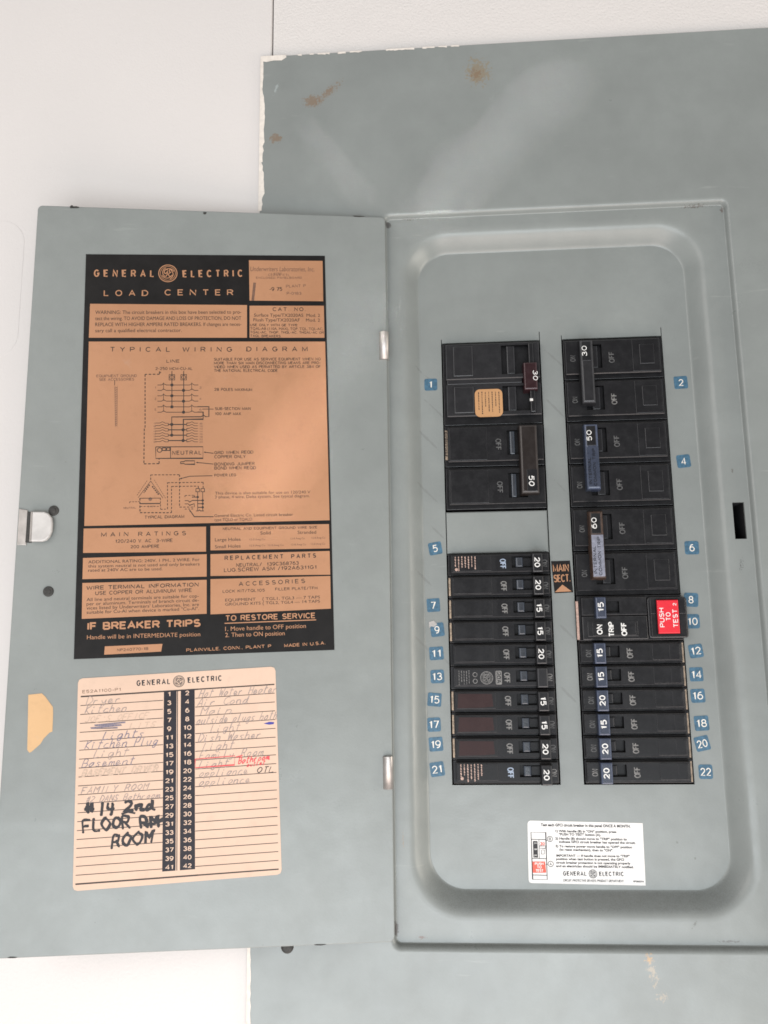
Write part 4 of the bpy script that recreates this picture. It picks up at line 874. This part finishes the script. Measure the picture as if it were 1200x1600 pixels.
b.box(P00, XR+CW*0.69, -6.43, XR+CW*1.02, -6.09, 0.18, 0.203, M_gfb, 0.01); b.box(P00, XR+CW*0.69, -6.93, XR+CW*1.02, -6.45, 0.18, 0.203, M_gfb, 0.01)
for wd, t_, u in ((0.22, 'ON', 0.225), (0.32, 'TRIP', 0.335), (0.29, 'OFF', 0.455)): b.text(P00, t_, (XR+CW*u, -6.745), 0.125, wd, 90, 0.2275, M_text, align='c', bold=0.02)
b.slab(P00, rect(XR-0.02, -6.96, XR+0.035, -6.12), 0.09, 0.115, M_ctext, 0.005)
b.build('body', t)
hd.slab(P00, rect(XR+CW*0.155, -6.52, XR+CW*0.262, -6.04), 0.10, 0.40, M_blue_sheen, 0.03, 0.012); hd.text(P00, '15', (XR+CW*0.235, -6.27), 0.13, 0.22, 90, 0.404, M_text, align='c', bold=0.012); hd.build('handle', t)
k = MB(); k.box(P00, XR+CW*0.735, -6.87, XR+CW*0.955, -6.115, 0.19, 0.228, M_win, 0.0)
k.slab(P00, rect(XR+CW*0.745, -6.855, XR+CW*0.945, -6.13), 0.19, 0.28, M_button, 0.02)
for t_, u, v_, wd, cp in (('PUSH', 0.805, -6.51, 0.42, 0.105), ('TO', 0.865, -6.49, 0.18, 0.105), ('TEST', 0.930, -6.53, 0.40, 0.105), ('2', 0.925, -6.23, 0.06, 0.075)): k.text(P00, t_, (XR+CW*u, v_), cp, wd, 90, 0.2835, M_white, align='c', bold=0.004)
k.build('test_button', t)
# thin single poles, right column
RIGHT = [('15', 12), ('15', 14), ('20', 16), ('15', 18), ('20', 20), ('20', 22)]
for i, (rt, st_) in enumerate(RIGHT):
    zt, zb = -7.0-0.5*i, -7.5-0.5*i; vc = (zt+zb)/2-0.005
    t = tag_breaker(i, 'thin black breaker with blue-sheened handle marked %s beside the blue %d sticker' % (rt, st_), zb, zt, XR, 'thin breakers in the right column'); b = MB(); hd = MB()
    F, rg, w0, w1 = pole(b, hd, XR, zt, zb, 1, M_gfb, True, M_grey2 if i in (1, 5) else M_grey, M_grey2)
    b.poly(P00, rect(XR+CW-0.055, zb+0.03, XR+CW-0.022, zt-0.05), 0.039, M_edge)
    a, c = rg(0.62, 0.66); hd.box(P00, *(rg(0.70, 0.79)[0], w0+0.012), rg(0.70, 0.79)[1], w1-0.012, 0.03, 0.10, M_blk2, 0.03)
    hd.slab(P00, rect(F(0.872), zb+0.010, F(0.757), zt-0.03), 0.05, 0.31, M_blue_sheen, 0.03, 0.010)
    hd.text(P00, rt, (F(0.792), vc+0.0), 0.13, 0.225 if rt == '20' else 0.205, 90, 0.314, M_text, align='c', bold=0.012)
    b.build('body', t); hd.build('handle', t)
